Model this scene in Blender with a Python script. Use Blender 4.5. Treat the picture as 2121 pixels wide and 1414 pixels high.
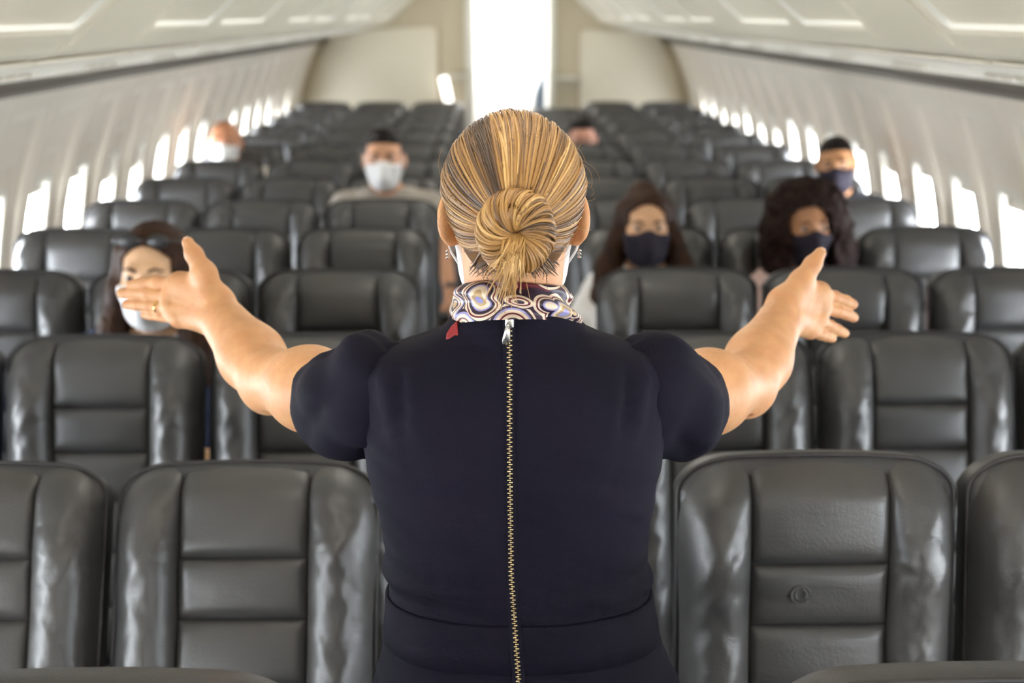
import bpy, bmesh, math, random
import numpy as np
from mathutils import Vector, Matrix, noise

for _o in list(bpy.data.objects):
    bpy.data.objects.remove(_o)
SC = bpy.context.scene
COL = SC.collection
PI = math.pi
random.seed(7)
rng = np.random.default_rng(7)

# ------------------------------------------------------------------ camera, sky, exposure
FPX = 2121 * 50 / 36
TH = math.atan(679 / FPX)                       # camera pitch, down
PSI = math.atan(47.5 / FPX * math.cos(TH))      # camera yaw, right
CAM = np.array([-.05, 0, 1.85])
FH = np.array([math.sin(PSI), math.cos(PSI), 0]); RV = np.array([math.cos(PSI), -math.sin(PSI), 0])
FV = FH * math.cos(TH) - np.array([0, 0, 1]) * math.sin(TH); UV = FH * math.sin(TH) + np.array([0, 0, 1]) * math.cos(TH)
cd = bpy.data.cameras.new('camera'); cam = bpy.data.objects.new('camera', cd); COL.objects.link(cam)
cam.location = CAM; cam.rotation_euler = (PI / 2 - TH, 0, -PSI)
cd.sensor_width = 36; cd.lens = 50; cd.clip_start = .05
cd.dof.use_dof = True; cd.dof.focus_distance = 1.70; cd.dof.aperture_fstop = 3.8
SC.camera = cam
w = bpy.data.worlds.new('sky'); SC.world = w; w.use_nodes = True
w.node_tree.nodes['Background'].inputs[0].default_value = (.94, .97, 1.0, 1)
w.node_tree.nodes['Background'].inputs[1].default_value = 80.0
SC.view_settings.view_transform = 'Standard'; SC.view_settings.look = 'None'
SC.view_settings.exposure = -0.32; SC.view_settings.gamma = 1; SC.view_settings.use_curve_mapping = False
CY = SC.cycles; CY.max_bounces = 7; CY.diffuse_bounces = 5; CY.glossy_bounces = 3; CY.transmission_bounces = 3; CY.transparent_max_bounces = 8; CY.caustics_reflective = False; CY.caustics_refractive = False; CY.adaptive_threshold = .05
LAMP = 4.5          # strength of the cabin's ceiling lamps
GALLEY = 170.0       # watts of the unseen light added to whiten the galley

def at(px, py, D):
    "the point of the plane y = D that the photograph shows at pixel (px, py)"
    d = FV + RV * (px - 1060.5) / FPX - UV * (py - 707) / FPX
    return CAM + d * (D - CAM[1]) / d[1]

# ------------------------------------------------------------------ materials
def mat(name, col, rough=.5, spec=.5, metal=0, bump=None, vary=None, sss=0, coat=0, trans=0, sheen=0):
    m = bpy.data.materials.new(name); m.use_nodes = True
    nt = m.node_tree; b = nt.nodes['Principled BSDF']
    b.inputs['Base Color'].default_value = (*col, 1); b.inputs['Roughness'].default_value = rough
    b.inputs['Specular IOR Level'].default_value = spec; b.inputs['Metallic'].default_value = metal
    if sss:
        b.inputs['Subsurface Weight'].default_value = sss; b.inputs['Subsurface Radius'].default_value = (1, .35, .18)
        b.inputs['Subsurface Scale'].default_value = .008
    if coat: b.inputs['Coat Weight'].default_value = coat
    if trans: b.inputs['Transmission Weight'].default_value = trans
    if sheen: b.inputs['Sheen Weight'].default_value = sheen
    tc = nt.nodes.new('ShaderNodeTexCoord')
    def tex(scale, detail=3, stretch=None):
        n = nt.nodes.new('ShaderNodeTexNoise'); n.inputs['Scale'].default_value = scale; n.inputs['Detail'].default_value = detail
        if stretch:
            mp = nt.nodes.new('ShaderNodeMapping'); mp.inputs['Scale'].default_value = stretch
            nt.links.new(tc.outputs['Object'], mp.inputs[0]); nt.links.new(mp.outputs[0], n.inputs['Vector'])
        else: nt.links.new(tc.outputs['Object'], n.inputs['Vector'])
        return n
    if bump:
        h = None
        for sc_, st, stretch in bump:
            n = tex(sc_, 3, stretch); bp = nt.nodes.new('ShaderNodeBump')
            bp.inputs['Strength'].default_value = st; bp.inputs['Distance'].default_value = .004
            nt.links.new(n.outputs['Fac'], bp.inputs['Height'])
            if h: nt.links.new(h.outputs[0], bp.inputs['Normal'])
            h = bp
        nt.links.new(h.outputs[0], b.inputs['Normal'])
    if vary:
        sc_, c2 = vary
        n = tex(sc_); r = nt.nodes.new('ShaderNodeValToRGB')
        r.color_ramp.elements[0].position = .35; r.color_ramp.elements[1].position = .68
        r.color_ramp.elements[0].color = (*col, 1); r.color_ramp.elements[1].color = (*c2, 1)
        nt.links.new(n.outputs['Fac'], r.inputs[0]); nt.links.new(r.outputs[0], b.inputs['Base Color'])
    return m

def emit(name, col, s):
    m = bpy.data.materials.new(name); m.use_nodes = True; nt = m.node_tree; nt.nodes.clear()
    e = nt.nodes.new('ShaderNodeEmission'); e.inputs[0].default_value = (*col, 1); e.inputs[1].default_value = s
    o = nt.nodes.new('ShaderNodeOutputMaterial'); nt.links.new(e.outputs[0], o.inputs[0]); return m

def tone_mat(name, stops, rough=.4):
    "colour from the per-strand attribute 'tone'"
    m = bpy.data.materials.new(name); m.use_nodes = True; nt = m.node_tree; b = nt.nodes['Principled BSDF']
    a = nt.nodes.new('ShaderNodeAttribute'); a.attribute_name = 'tone'
    r = nt.nodes.new('ShaderNodeValToRGB'); el = r.color_ramp.elements
    while len(el) < len(stops): el.new(.5)
    for e, (p, c) in zip(el, stops): e.position = p; e.color = (*c, 1)
    nt.links.new(a.outputs['Fac'], r.inputs[0]); nt.links.new(r.outputs[0], b.inputs['Base Color'])
    b.inputs['Roughness'].default_value = rough; b.inputs['Specular IOR Level'].default_value = .45
    return m

M = {}
M['leather'] = mat('grey_leather', (.038, .0375, .0385), .37, .6, bump=[(260, .18, None), (30, .18, (.5, .5, 1.8))], vary=(5, (.050, .047, .045)))
M['leather_core'] = mat('grey_leather_side', (.034, .034, .036), .42, .5, bump=[(260, .18, None)])
M['piping'] = mat('dark_piping', (.018, .016, .017), .5)
M['black_plastic'] = mat('black_plastic', (.02, .02, .022), .45)
M['metal'] = mat('brushed_metal', (.45, .45, .46), .35, metal=1)
M['wall'] = mat('cream_sidewall', (.80, .725, .615), .42, .45, bump=[(300, .05, None)])
M['joint'] = mat('shadow_gap_lining', (.26, .23, .18), .7)
M['frame'] = mat('window_surround', (.80, .76, .68), .4)
M['shade'] = mat('window_shade', (.78, .74, .66), .5)
M['bin'] = mat('cream_bin', (.76, .70, .555), .38, .45, bump=[(300, .04, None)])
M['binlip'] = mat('lit_bin_lip', (.80, .79, .72), .35)  # bin cream made paler for the light the recess edges catch
M['psu'] = mat('grey_cream_service_panel', (.62, .575, .48), .45)
M['rubber'] = mat('brown_rubber_seal', (.10, .085, .065), .6)
M['ceil'] = mat('ceiling_cream', (.68, .66, .58), .5)
M['bulk'] = mat('beige_bulkhead', (.47, .41, .29), .5, bump=[(400, .05, None)])
M['bulk2'] = mat('pale_beige_panel', (.66, .60, .47), .45, bump=[(400, .05, None)])
M['carpet'] = mat('dark_carpet', (.035, .038, .05), .95, .1, bump=[(900, .5, None)], vary=(60, (.05, .05, .062)))
M['galley'] = mat('white_galley', (.85, .85, .83), .4)
M['curtain'] = mat('pale_blue_curtain', (.42, .52, .66), .8)
M['skin'] = mat('tan_skin', (.56, .300, .148), .5, .28, sss=.25, bump=[(500, .10, None), (110, .22, None)], vary=(45, (.50, .25, .118)))
M['nail'] = mat('finger_nail', (.72, .46, .34), .2, .6)
M['navy'] = mat('navy_cloth', (.0040, .0033, .0088), .8, .12, bump=[(900, .25, None)], vary=(9, (.0056, .0042, .0115)))
M['brass'] = mat('brass', (.62, .48, .27), .3, metal=1)
M['silver'] = mat('silver', (.75, .73, .70), .25, metal=1)
M['gold'] = mat('gold', (.85, .60, .22), .2, metal=1)
M['maskw'] = mat('white_mask_cloth', (.82, .81, .80), .8, .2, sheen=.2)
M['maskp'] = mat('pale_pink_mask_cloth', (.78, .70, .70), .8, .2)
M['maskb'] = mat('black_mask_cloth', (.022, .018, .028), .8, .2)
M['eye'] = mat('eye_white', (.34, .30, .27), .4)
M['iris'] = mat('dark_eye', (.03, .018, .012), .25)
M['red'] = mat('red_lining', (.20, .006, .010), .5)
hair_stops = [(0, (.035, .018, .009)), (.25, (.10, .048, .017)), (.55, (.27, .135, .038)), (.8, (.43, .245, .080)), (1, (.66, .44, .19))]
M['blond'] = tone_mat('blond_hair', hair_stops, .38)
M['brown_hair'] = mat('dark_brown_hair', (.022, .009, .005), .6, .15, bump=[(90, .8, (1, 1, .12))], vary=(30, (.04, .017, .008)))
M['black_hair'] = mat('black_hair', (.010, .006, .005), .6, .15, bump=[(200, .8, None)])
M['afro'] = mat('dark_curly_hair', (.010, .005, .004), .7, .1, bump=[(120, 1.0, None)], vary=(40, (.022, .010, .008)))

# scarf print: rings around scattered centres
def scarf_mat():
    m = bpy.data.materials.new('ring_print_silk'); m.use_nodes = True; nt = m.node_tree; b = nt.nodes['Principled BSDF']
    tc = nt.nodes.new('ShaderNodeTexCoord')
    def layer(scale, off, stops, k):
        mp = nt.nodes.new('ShaderNodeMapping'); mp.inputs['Location'].default_value = off
        nt.links.new(tc.outputs['Object'], mp.inputs[0])
        v = nt.nodes.new('ShaderNodeTexVoronoi'); v.inputs['Scale'].default_value = scale; v.inputs['Randomness'].default_value = .9
        nt.links.new(mp.outputs[0], v.inputs['Vector'])
        mu = nt.nodes.new('ShaderNodeMath'); mu.operation = 'MULTIPLY'; mu.inputs[1].default_value = k
        nt.links.new(v.outputs['Distance'], mu.inputs[0])
        r = nt.nodes.new('ShaderNodeValToRGB'); r.color_ramp.interpolation = 'CONSTANT'; el = r.color_ramp.elements
        while len(el) < len(stops): el.new(.5)
        for e, (p, c) in zip(el, stops): e.position = p; e.color = (*c, 1)
        nt.links.new(mu.outputs[0], r.inputs[0]); return r, v
    cream, wine, dark, lav, tan = (.68, .56, .42), (.10, .006, .018), (.022, .010, .028), (.28, .27, .52), (.42, .28, .14)
    r1, v1 = layer(24, (0, 0, 0), [(0, wine), (.10, cream), (.22, tan), (.36, dark), (.43, cream), (.52, wine), (.58, cream), (.68, lav), (.75, dark), (.84, cream), (.92, wine)], 1.25)
    r2, v2 = layer(24, (0, 0, 0), [(0, lav), (.20, tan), (.30, cream), (.42, lav), (.48, dark), (.60, cream), (.66, wine), (.72, cream), (.82, dark)], 1.25)
    sp = nt.nodes.new('ShaderNodeSeparateColor'); nt.links.new(v1.outputs['Color'], sp.inputs[0])
    gt = nt.nodes.new('ShaderNodeMath'); gt.operation = 'GREATER_THAN'; gt.inputs[1].default_value = .5
    nt.links.new(sp.outputs[0], gt.inputs[0])
    mx = nt.nodes.new('ShaderNodeMix'); mx.data_type = 'RGBA'
    nt.links.new(gt.outputs[0], mx.inputs['Factor']); nt.links.new(r1.outputs[0], mx.inputs['A']); nt.links.new(r2.outputs[0], mx.inputs['B'])
    nt.links.new(mx.outputs['Result'], b.inputs['Base Color']); b.inputs['Roughness'].default_value = .45
    return m
M['scarf'] = scarf_mat()
def glass_mat():
    m = bpy.data.materials.new('window_glass'); m.use_nodes = True; nt = m.node_tree; nt.nodes.clear()
    t = nt.nodes.new('ShaderNodeBsdfTransparent'); t.inputs[0].default_value = (.96, .98, 1, 1)
    g = nt.nodes.new('ShaderNodeBsdfGlossy'); g.inputs['Roughness'].default_value = .05
    x = nt.nodes.new('ShaderNodeMixShader'); x.inputs[0].default_value = .06
    o = nt.nodes.new('ShaderNodeOutputMaterial')
    nt.links.new(t.outputs[0], x.inputs[1]); nt.links.new(g.outputs[0], x.inputs[2]); nt.links.new(x.outputs[0], o.inputs[0]); return m
M['glass'] = glass_mat()
M['lamp'] = emit('lamp_diffuser', (1, .94, .82), LAMP)
M['strip'] = emit('bulkhead_glint', (1, .97, .92), 5)  # glow for the reflection strip and round highlight on the bulkhead

# ------------------------------------------------------------------ object helpers
def mesh(name, v, f, smooth=True):
    me = bpy.data.meshes.new(name); me.from_pydata([tuple(map(float, p)) for p in v], [], [tuple(map(int, q)) for q in f])
    if smooth: me.polygons.foreach_set('use_smooth', [True] * len(me.polygons))
    me.update(); return me
def obj(name, me, m=None, parent=None, loc=None, rot=None):
    o = bpy.data.objects.new(name, me); COL.objects.link(o)
    if m is not None and me is not None and not me.materials: me.materials.append(m)
    if parent is not None: o.parent = parent
    if loc is not None: o.location = loc
    if rot is not None: o.rotation_euler = rot
    return o
def tag(o, label=None, cat=None, group=None, kind=None):
    if label: o['label'] = label
    if cat: o['category'] = cat
    if group: o['group'] = group
    if kind: o['kind'] = kind
    return o
class MB:
    "collects vertices and faces"
    def __init__(s): s.v = []; s.f = []
    def add(s, v, f):
        n = len(s.v); s.v += [tuple(p) for p in v]; s.f += [tuple(n + i for i in q) for q in f]; return s
    def box(s, x0, x1, y0, y1, z0, z1):
        return s.add([(x, y, z) for x in (x0, x1) for y in (y0, y1) for z in (z0, z1)],
                     [(0, 1, 3, 2), (4, 6, 7, 5), (0, 4, 5, 1), (2, 3, 7, 6), (0, 2, 6, 4), (1, 5, 7, 3)])
    def rings(s, R, closed=True, cap0=True, cap1=True):
        "skin consecutive rings of equal length"
        n = len(R[0]); v = [p for r in R for p in r]; f = []
        for i in range(len(R) - 1):
            for j in range(n if closed else n - 1):
                k = (j + 1) % n; f.append((i * n + j, i * n + k, (i + 1) * n + k, (i + 1) * n + j))
        if cap0: f.append(tuple(range(n))[::-1])
        if cap1: f.append(tuple((len(R) - 1) * n + j for j in range(n)))
        return s.add(v, f)
    def tube(s, P, r, n=8, caps=True):
        P = [np.array(p, float) for p in P]; rr = r if hasattr(r, '__len__') else [r] * len(P); R = []
        up = None
        for i, p in enumerate(P):
            t = P[min(i + 1, len(P) - 1)] - P[max(i - 1, 0)]; t = t / (np.linalg.norm(t) + 1e-12)
            if up is None:
                up = np.array([0, 0, 1.]) if abs(t[2]) < .9 else np.array([1., 0, 0])
            a = np.cross(t, up); a /= np.linalg.norm(a) + 1e-12; b = np.cross(a, t); up = b
            R.append([p + rr[i] * (a * math.cos(2 * PI * j / n) + b * math.sin(2 * PI * j / n)) for j in range(n)])
        return s.rings(R, True, caps, caps)
    def build(s, name, m, parent=None, smooth=True, **k): return obj(name, mesh(name, s.v, s.f, smooth), m, parent, **k)
def rbox(x0, x1, y0, y1, z0, z1, r, seg=3, name='rounded_box'):
    bm = bmesh.new(); bmesh.ops.create_cube(bm, size=1)
    for v in bm.verts: v.co = Vector(((x0 + x1) / 2 + v.co.x * (x1 - x0), (y0 + y1) / 2 + v.co.y * (y1 - y0), (z0 + z1) / 2 + v.co.z * (z1 - z0)))
    bmesh.ops.bevel(bm, geom=bm.edges[:], offset=r, segments=seg, affect='EDGES', profile=.5)
    for f in bm.faces: f.smooth = True
    me = bpy.data.meshes.new(name); bm.to_mesh(me); bm.free(); return me
def empty(name, loc, rz=0):
    o = bpy.data.objects.new(name, None); COL.objects.link(o); o.location = loc; o.rotation_euler.z = rz; o.empty_display_size = .1; return o
def sstep(a, b, x):
    t = np.clip((x - a) / (b - a), 0, 1); return t * t * (3 - 2 * t)

# ------------------------------------------------------------------ signed distance modelling for bodies
class Sdf:
    def __init__(s): s.p = []
    def cap(s, a, b, r1, r2=None, k=.02, sc=None, op='+'):
        a = np.array(a, float); b = np.array(b, float); r2 = r1 if r2 is None else r2
        sc = np.ones(3) if sc is None else np.array(sc, float); m = max(r1, r2) * sc.max()
        def fn(X, Y, Z):
            pa = ((X - a[0]) / sc[0], (Y - a[1]) / sc[1], (Z - a[2]) / sc[2]); ba = (b - a) / sc; l2 = max(ba @ ba, 1e-12)
            t = np.clip((pa[0] * ba[0] + pa[1] * ba[1] + pa[2] * ba[2]) / l2, 0, 1)
            d = np.sqrt((pa[0] - ba[0] * t) ** 2 + (pa[1] - ba[1] * t) ** 2 + (pa[2] - ba[2] * t) ** 2)
            return (d - (r1 + (r2 - r1) * t)) * sc.min()
        s.p.append((fn, np.minimum(a, b) - m, np.maximum(a, b) + m, k, op)); return s
    def chain(s, P, R, k=.02):
        for i in range(len(P) - 1): s.cap(P[i], P[i + 1], R[i], R[i + 1], k)
        return s
    def ell(s, c, r, k=.02, rot=None, op='+'):
        c = np.array(c, float); r = np.array(r, float); Rm = np.eye(3) if rot is None else np.array(rot, float); m = r.max()
        def fn(X, Y, Z):
            q = (X - c[0], Y - c[1], Z - c[2])
            l = [(Rm[0, i] * q[0] + Rm[1, i] * q[1] + Rm[2, i] * q[2]) / r[i] for i in range(3)]
            k0 = np.sqrt(l[0] ** 2 + l[1] ** 2 + l[2] ** 2)
            k1 = np.sqrt((l[0] / r[0]) ** 2 + (l[1] / r[1]) ** 2 + (l[2] / r[2]) ** 2) + 1e-9
            return k0 * (k0 - 1) / k1
        s.p.append((fn, c - m, c + m, k, op)); return s
    def grid(s, vox, lo=None, hi=None, pad=.03):
        if lo is None:
            lo = np.min([p[1] for p in s.p if p[4] == '+'], 0) - pad; hi = np.max([p[2] for p in s.p if p[4] == '+'], 0) + pad
        lo = np.array(lo, float); hi = np.array(hi, float)
        n = np.ceil((hi - lo) / vox).astype(int) + 1
        G = np.full(n, .3, np.float32); ax = [lo[i] + vox * np.arange(n[i]) for i in range(3)]
        for fn, l, h, k, op in s.p:
            mg = k + .02 + 2 * vox
            i0 = np.maximum(np.floor((l - mg - lo) / vox).astype(int), 0); i1 = np.minimum(np.ceil((h + mg - lo) / vox).astype(int) + 1, n)
            if (i1 <= i0).any(): continue
            sl = tuple(slice(i0[i], i1[i]) for i in range(3))
            X, Y, Z = np.meshgrid(*[ax[i][sl[i]].astype(np.float32) for i in range(3)], indexing='ij', sparse=True)
            d = fn(X, Y, Z).astype(np.float32); g = G[sl]
            if op == '+':
                h_ = np.maximum(k - np.abs(g - d), 0) / k; G[sl] = np.minimum(g, d) - h_ * h_ * k * .25
            else:
                d = -d; h_ = np.maximum(k - np.abs(g - d), 0) / k; G[sl] = np.maximum(g, d) + h_ * h_ * k * .25
        return G, lo, vox, ax
def nets(G, lo, vox):
    "surface nets: zero level of G as quads"
    S = G < 0
    c = np.zeros(np.array(G.shape) - 1, np.uint8)
    for dx in (0, 1):
        for dy in (0, 1):
            for dz in (0, 1):
                c += S[dx:S.shape[0] - 1 + dx, dy:S.shape[1] - 1 + dy, dz:S.shape[2] - 1 + dz]
    act = np.argwhere((c > 0) & (c < 8))
    idx = np.full(c.shape, -1, np.int32); idx[tuple(act.T)] = np.arange(len(act))
    P = np.zeros((len(act), 3)); N = np.zeros(len(act))
    corners = [(a, b, d) for a in (0, 1) for b in (0, 1) for d in (0, 1)]
    for ia, A in enumerate(corners):
        for B in corners[ia + 1:]:
            if sum(abs(np.array(A) - np.array(B))) != 1: continue
            ga = G[tuple((act + A).T)]; gb = G[tuple((act + B).T)]; m = (ga < 0) != (gb < 0)
            t = ga[m] / (ga[m] - gb[m]); A_, B_ = np.array(A, float), np.array(B, float)
            P[m] += A_ + t[:, None] * (B_ - A_); N[m] += 1
    V = lo + vox * (act + P / N[:, None])
    F = []
    for axs in range(3):
        sl0 = [slice(None)] * 3; sl1 = [slice(None)] * 3; sl0[axs] = slice(0, -1); sl1[axs] = slice(1, None)
        e = np.argwhere(S[tuple(sl0)] != S[tuple(sl1)]); u, v = (axs + 1) % 3, (axs + 2) % 3
        ok = (e[:, u] > 0) & (e[:, v] > 0) & (e[:, u] < G.shape[u] - 1) & (e[:, v] < G.shape[v] - 1); e = e[ok]
        flip = S[tuple(e.T)]
        def cell(du, dv):
            q = e.copy(); q[:, u] += du; q[:, v] += dv; return idx[tuple(q.T)]
        q = np.stack([cell(-1, -1), cell(0, -1), cell(0, 0), cell(-1, 0)], 1)
        q[~flip] = q[~flip][:, ::-1]; F.append(q)
    F = np.concatenate(F); F = F[(F >= 0).all(1)]
    return V, F
def np_mesh(name, V, F, relax=1):
    V = np.asarray(V, float); F = np.asarray(F)
    for _ in range(relax):
        A = np.zeros_like(V); n = np.zeros(len(V))
        for i in range(4):
            a, b = F[:, i], F[:, (i + 1) % 4]
            np.add.at(A, a, V[b]); np.add.at(n, a, 1); np.add.at(A, b, V[a]); np.add.at(n, b, 1)
        V = V * .4 + .6 * A / np.maximum(n, 1)[:, None]
    me = bpy.data.meshes.new(name)
    me.vertices.add(len(V)); me.vertices.foreach_set('co', V.astype(np.float32).ravel())
    me.loops.add(F.size); me.loops.foreach_set('vertex_index', F.astype(np.int32).ravel())
    me.polygons.add(len(F)); me.polygons.foreach_set('loop_start', np.arange(0, F.size, 4, dtype=np.int32))
    me.polygons.foreach_set('use_smooth', np.ones(len(F), bool)); me.update(calc_edges=True); me.validate()
    return me

# ------------------------------------------------------------------ cabin shell
Y0, Y1 = -2.62, 12.62            # cabin ends
_t = np.array([0, .25, .55, .85, 1.1, 1.3, 1.5, 1.64, 1.75]); _x = np.array([1.60, 1.665, 1.712, 1.722, 1.695, 1.645, 1.565, 1.490, 1.42])
WP = np.polyfit(_t, _x, 5); WD = np.polyder(WP)
def wallP(side, y, t, d=0.):
    x = np.polyval(WP, t); s = np.polyval(WD, t); L = math.sqrt(1 + s * s)
    return (side * (x - d / L), y, t + d * s / L)
PW = .508; WT = 1.05
def wall_d(s, t):
    "depth of the sidewall panel: pillow edges and a rounded dip around the window"
    e = PW / 2 - abs(s)
    d = -.012 * math.exp(-(e / .008) ** 2) + .006 * math.cos(2 * PI * s / PW)
    q = (abs(s / .205) ** 8 + abs((t - .98) / .56) ** 8) ** .125          # shallow bay of the whole panel
    d -= .022 * float(1 - sstep(.93, 1.0, q))
    q = (abs(s / .175) ** 4 + abs((t - WT - .03) / .285) ** 4) ** .25      # dip around the window
    d -= .016 * float(1 - sstep(.90, 1.02, q))
    return d
OW, OH = .125, .19
def wall_panel(side):
    S = sorted(set(list(np.linspace(-PW / 2 + .005, PW / 2 - .005, 51)) + [-OW, OW])); T = sorted(set(list(np.linspace(.02, 1.635, 100)) + [WT - OH, WT + OH]))
    v = [wallP(side, s, t, wall_d(s, t)) for t in T for s in S]; f = []; n = len(S)
    for i in range(len(T) - 1):
        for j in range(n - 1):
            sm, tm = (S[j] + S[j + 1]) / 2, (T[i] + T[i + 1]) / 2
            if abs(sm) < OW and abs(tm - WT) < OH: continue
            q = (i * n + j, i * n + j + 1, (i + 1) * n + j + 1, (i + 1) * n + j)
            f.append(q if side < 0 else q[::-1])
    return mesh('panel', v, f)
def rr_pts(hw, hh, r, n=6):
    P = []
    for cx, cz, a0 in ((hw - r, hh - r, 0), (-hw + r, hh - r, PI / 2), (-hw + r, -hh + r, PI), (hw - r, -hh + r, 1.5 * PI)):
        for i in range(n): a = a0 + PI / 2 * i / (n - 1); P.append((cx + r * math.cos(a), cz + r * math.sin(a)))
    return P
def win_frame(side):
    R = []
    for hw, hh, r, dd in ((.155, .222, .085, .001), (.143, .208, .085, .004), (.128, .192, .085, -.004), (.118, .178, .08, -.035), (.112, .172, .075, -.060)):
        R.append([wallP(side, s, WT + t, (wall_d(s, WT + t) if dd > -.01 else wall_d(0, WT)) + dd) for s, t in rr_pts(hw, hh, r)])
    return mesh('window_frame', *(lambda b: (b.v, b.f))(MB().rings(R, True, False, False)))
def win_pane(side):
    P = [wallP(side, s, WT + t, wall_d(0, WT) - .055) for s, t in rr_pts(.116, .176, .075)]
    Q = [wallP(side, s, WT + t, wall_d(0, WT) - .059) for s, t in rr_pts(.116, .176, .075)]
    b = MB().rings([P, Q]); return mesh('pane', b.v, b.f, False)
def win_shade(side, drop):
    b = MB(); z1 = WT + .182; z0 = z1 - drop; P = []
    for dd in (-.036, -.041):
        P.append([wallP(side, s, t, wall_d(0, WT) + dd) for s, t in ((-.119, z0), (.119, z0), (.119, (z0 + z1) / 2), (.119, z1), (-.119, z1), (-.119, (z0 + z1) / 2))])
    b.rings(P); lip = [[wallP(side, s, z0 + dz, wall_d(0, WT) + dd) for dz, dd in ((0, -.036), (0, -.028), (.012, -.028), (.012, -.036))] for s in (-.11, .11)]
    b.rings(lip); return mesh('window_shade', b.v, b.f, False)

fl = MB().box(-1.75, 1.75, Y0, 15.2, -.05, 0).build('floor', M['carpet'], smooth=False); tag(fl, 'dark carpeted cabin floor', kind='structure')
NWIN = int(round((Y1 - Y0) / PW))
for side, nm in ((-1, 'left'), (1, 'right')):
    wl = MB()
    R = []
    for y in (Y0, Y1):                       # thin lining strip behind the panel joints below and above the windows
        R.append([wallP(side, y, t, -.058) for t in np.linspace(0, WT - .24, 6)])
    wl.rings(R, False, False, False)
    R = [[wallP(side, y, t, -.058) for t in np.linspace(WT + .24, 1.76, 6)] for y in (Y0, Y1)]
    wl.rings(R, False, False, False)
    for i in range(NWIN + 1):                # lining between the windows
        y = Y0 + i * PW
        wl.rings([[wallP(side, yy, t, -.058) for t in np.linspace(WT - .25, WT + .25, 4)] for yy in (y - .10, y + .10)], False, False, False)
    W_ = wl.build('wall_' + nm, M['joint']); tag(W_, 'cream curved cabin sidewall of moulded panels, ' + nm + ' side', kind='structure')
    pm = wall_panel(side); pm.materials.append(M['wall']); fm = win_frame(side); gm = win_pane(side); sms = {}
    for i in range(NWIN):
        y = Y0 + (i + .5) * PW
        obj('panel', pm, parent=W_, loc=(0, y, 0))
        if y < -1.2: continue
        wn = empty('window_%d' % (i + 1 + (0 if side < 0 else NWIN)), (0, y, 0)); tag(wn, 'cabin window with pull-down shade, ' + nm + ' wall', kind='structure')
        obj('window_frame', fm, M['frame'], wn); obj('pane', gm, M['glass'], wn)
        dr = .30 if i == NWIN - 1 else random.choice((.05, .05, .09, .12)) if y > 4.3 else random.choice((.05, .09, .12))
        if dr not in sms: sms[dr] = win_shade(side, dr)
        obj('window_shade', sms[dr], M['shade'], wn)
        ld = bpy.data.lights.new('window_portal', 'AREA'); ld.shape = 'RECTANGLE'; ld.size = .24; ld.size_y = .37; ld.cycles.is_portal = True
        lo = bpy.data.objects.new('window_portal', ld); COL.objects.link(lo)
        p = wallP(side, y, WT, wall_d(0, WT) - .075); lo.location = p; lo.rotation_euler = (0, side * PI / 2, 0); lo['kind'] = 'helper'
    tr = MB().rings([[wallP(side, y, t, d) for t, d in ((1.608, -.03), (1.608, .014), (1.63, .026), (1.672, .022), (1.672, -.03))] for y in (Y0, Y1)]).build('trim_' + ('1' if side < 0 else '2'), M['rubber'])
    tag(tr, 'dark rubber seal between sidewall and overhead bins, ' + nm, kind='structure')

# hull above the bins
for side, nm in ((-1, 'left'), (1, 'right')):
    hb = MB().rings([[(side * x, y, z) for x, z in ((1.475, 1.66), (1.52, 1.68), (1.62, 1.80), (1.45, 2.12), (1.10, 2.32), (.55, 2.36), (.55, 2.30), (1.08, 2.27), (1.40, 2.08), (1.55, 1.80), (1.47, 1.70))] for y in (Y0 - .05, 15.2)]).build('ceiling_hull_' + nm, M['ceil'], smooth=False)
    tag(hb, 'curved hull lining above the overhead bins, ' + nm, kind='structure')
    ef = MB().rings([[(side * x, y, z) for x, z in ((1.46, 1.672), (1.40, 1.676), (.975, 1.757), (.918, 1.776), (.905, 1.792), (.53, 2.125), (.60, 2.28), (1.20, 2.20), (1.42, 1.80))] for y in (12.334, Y1)]).build('trim_' + ('5' if side < 0 else '6'), M['bin'], smooth=False)
    tag(ef, 'cream end filler between the last bin and the bulkhead, ' + nm, kind='structure')
# ceiling with lamps
cl = MB().rings([[(-.62, y, 2.07), (-.45, y, 2.17), (-.2, y, 2.21), (.2, y, 2.21), (.45, y, 2.17), (.62, y, 2.07), (.62, y, 2.3), (-.62, y, 2.3)] for y in (Y0, Y1)]).build('ceiling', M['ceil'], smooth=False)
tag(cl, 'cream ceiling above the aisle', kind='structure')
lampm = rbox(-.30, .30, -.45, .45, -.02, .02, .012); lampf = rbox(-.33, .33, -.48, .48, .0, .03, .012)
for i in range(9):
    y = -1.8 + i * 1.7
    o = empty('ceiling_lamp', (0, y, 2.185)); tag(o, 'flat ceiling lamp panel above the aisle, number %s from the front' % ('one two three four five six seven eight nine'.split()[i]), 'lamp', 'ceiling lamps above the aisle')
    obj('diffuser', lampm, M['lamp'], o); obj('lamp_frame', lampf, M['ceil'], o)

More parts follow.
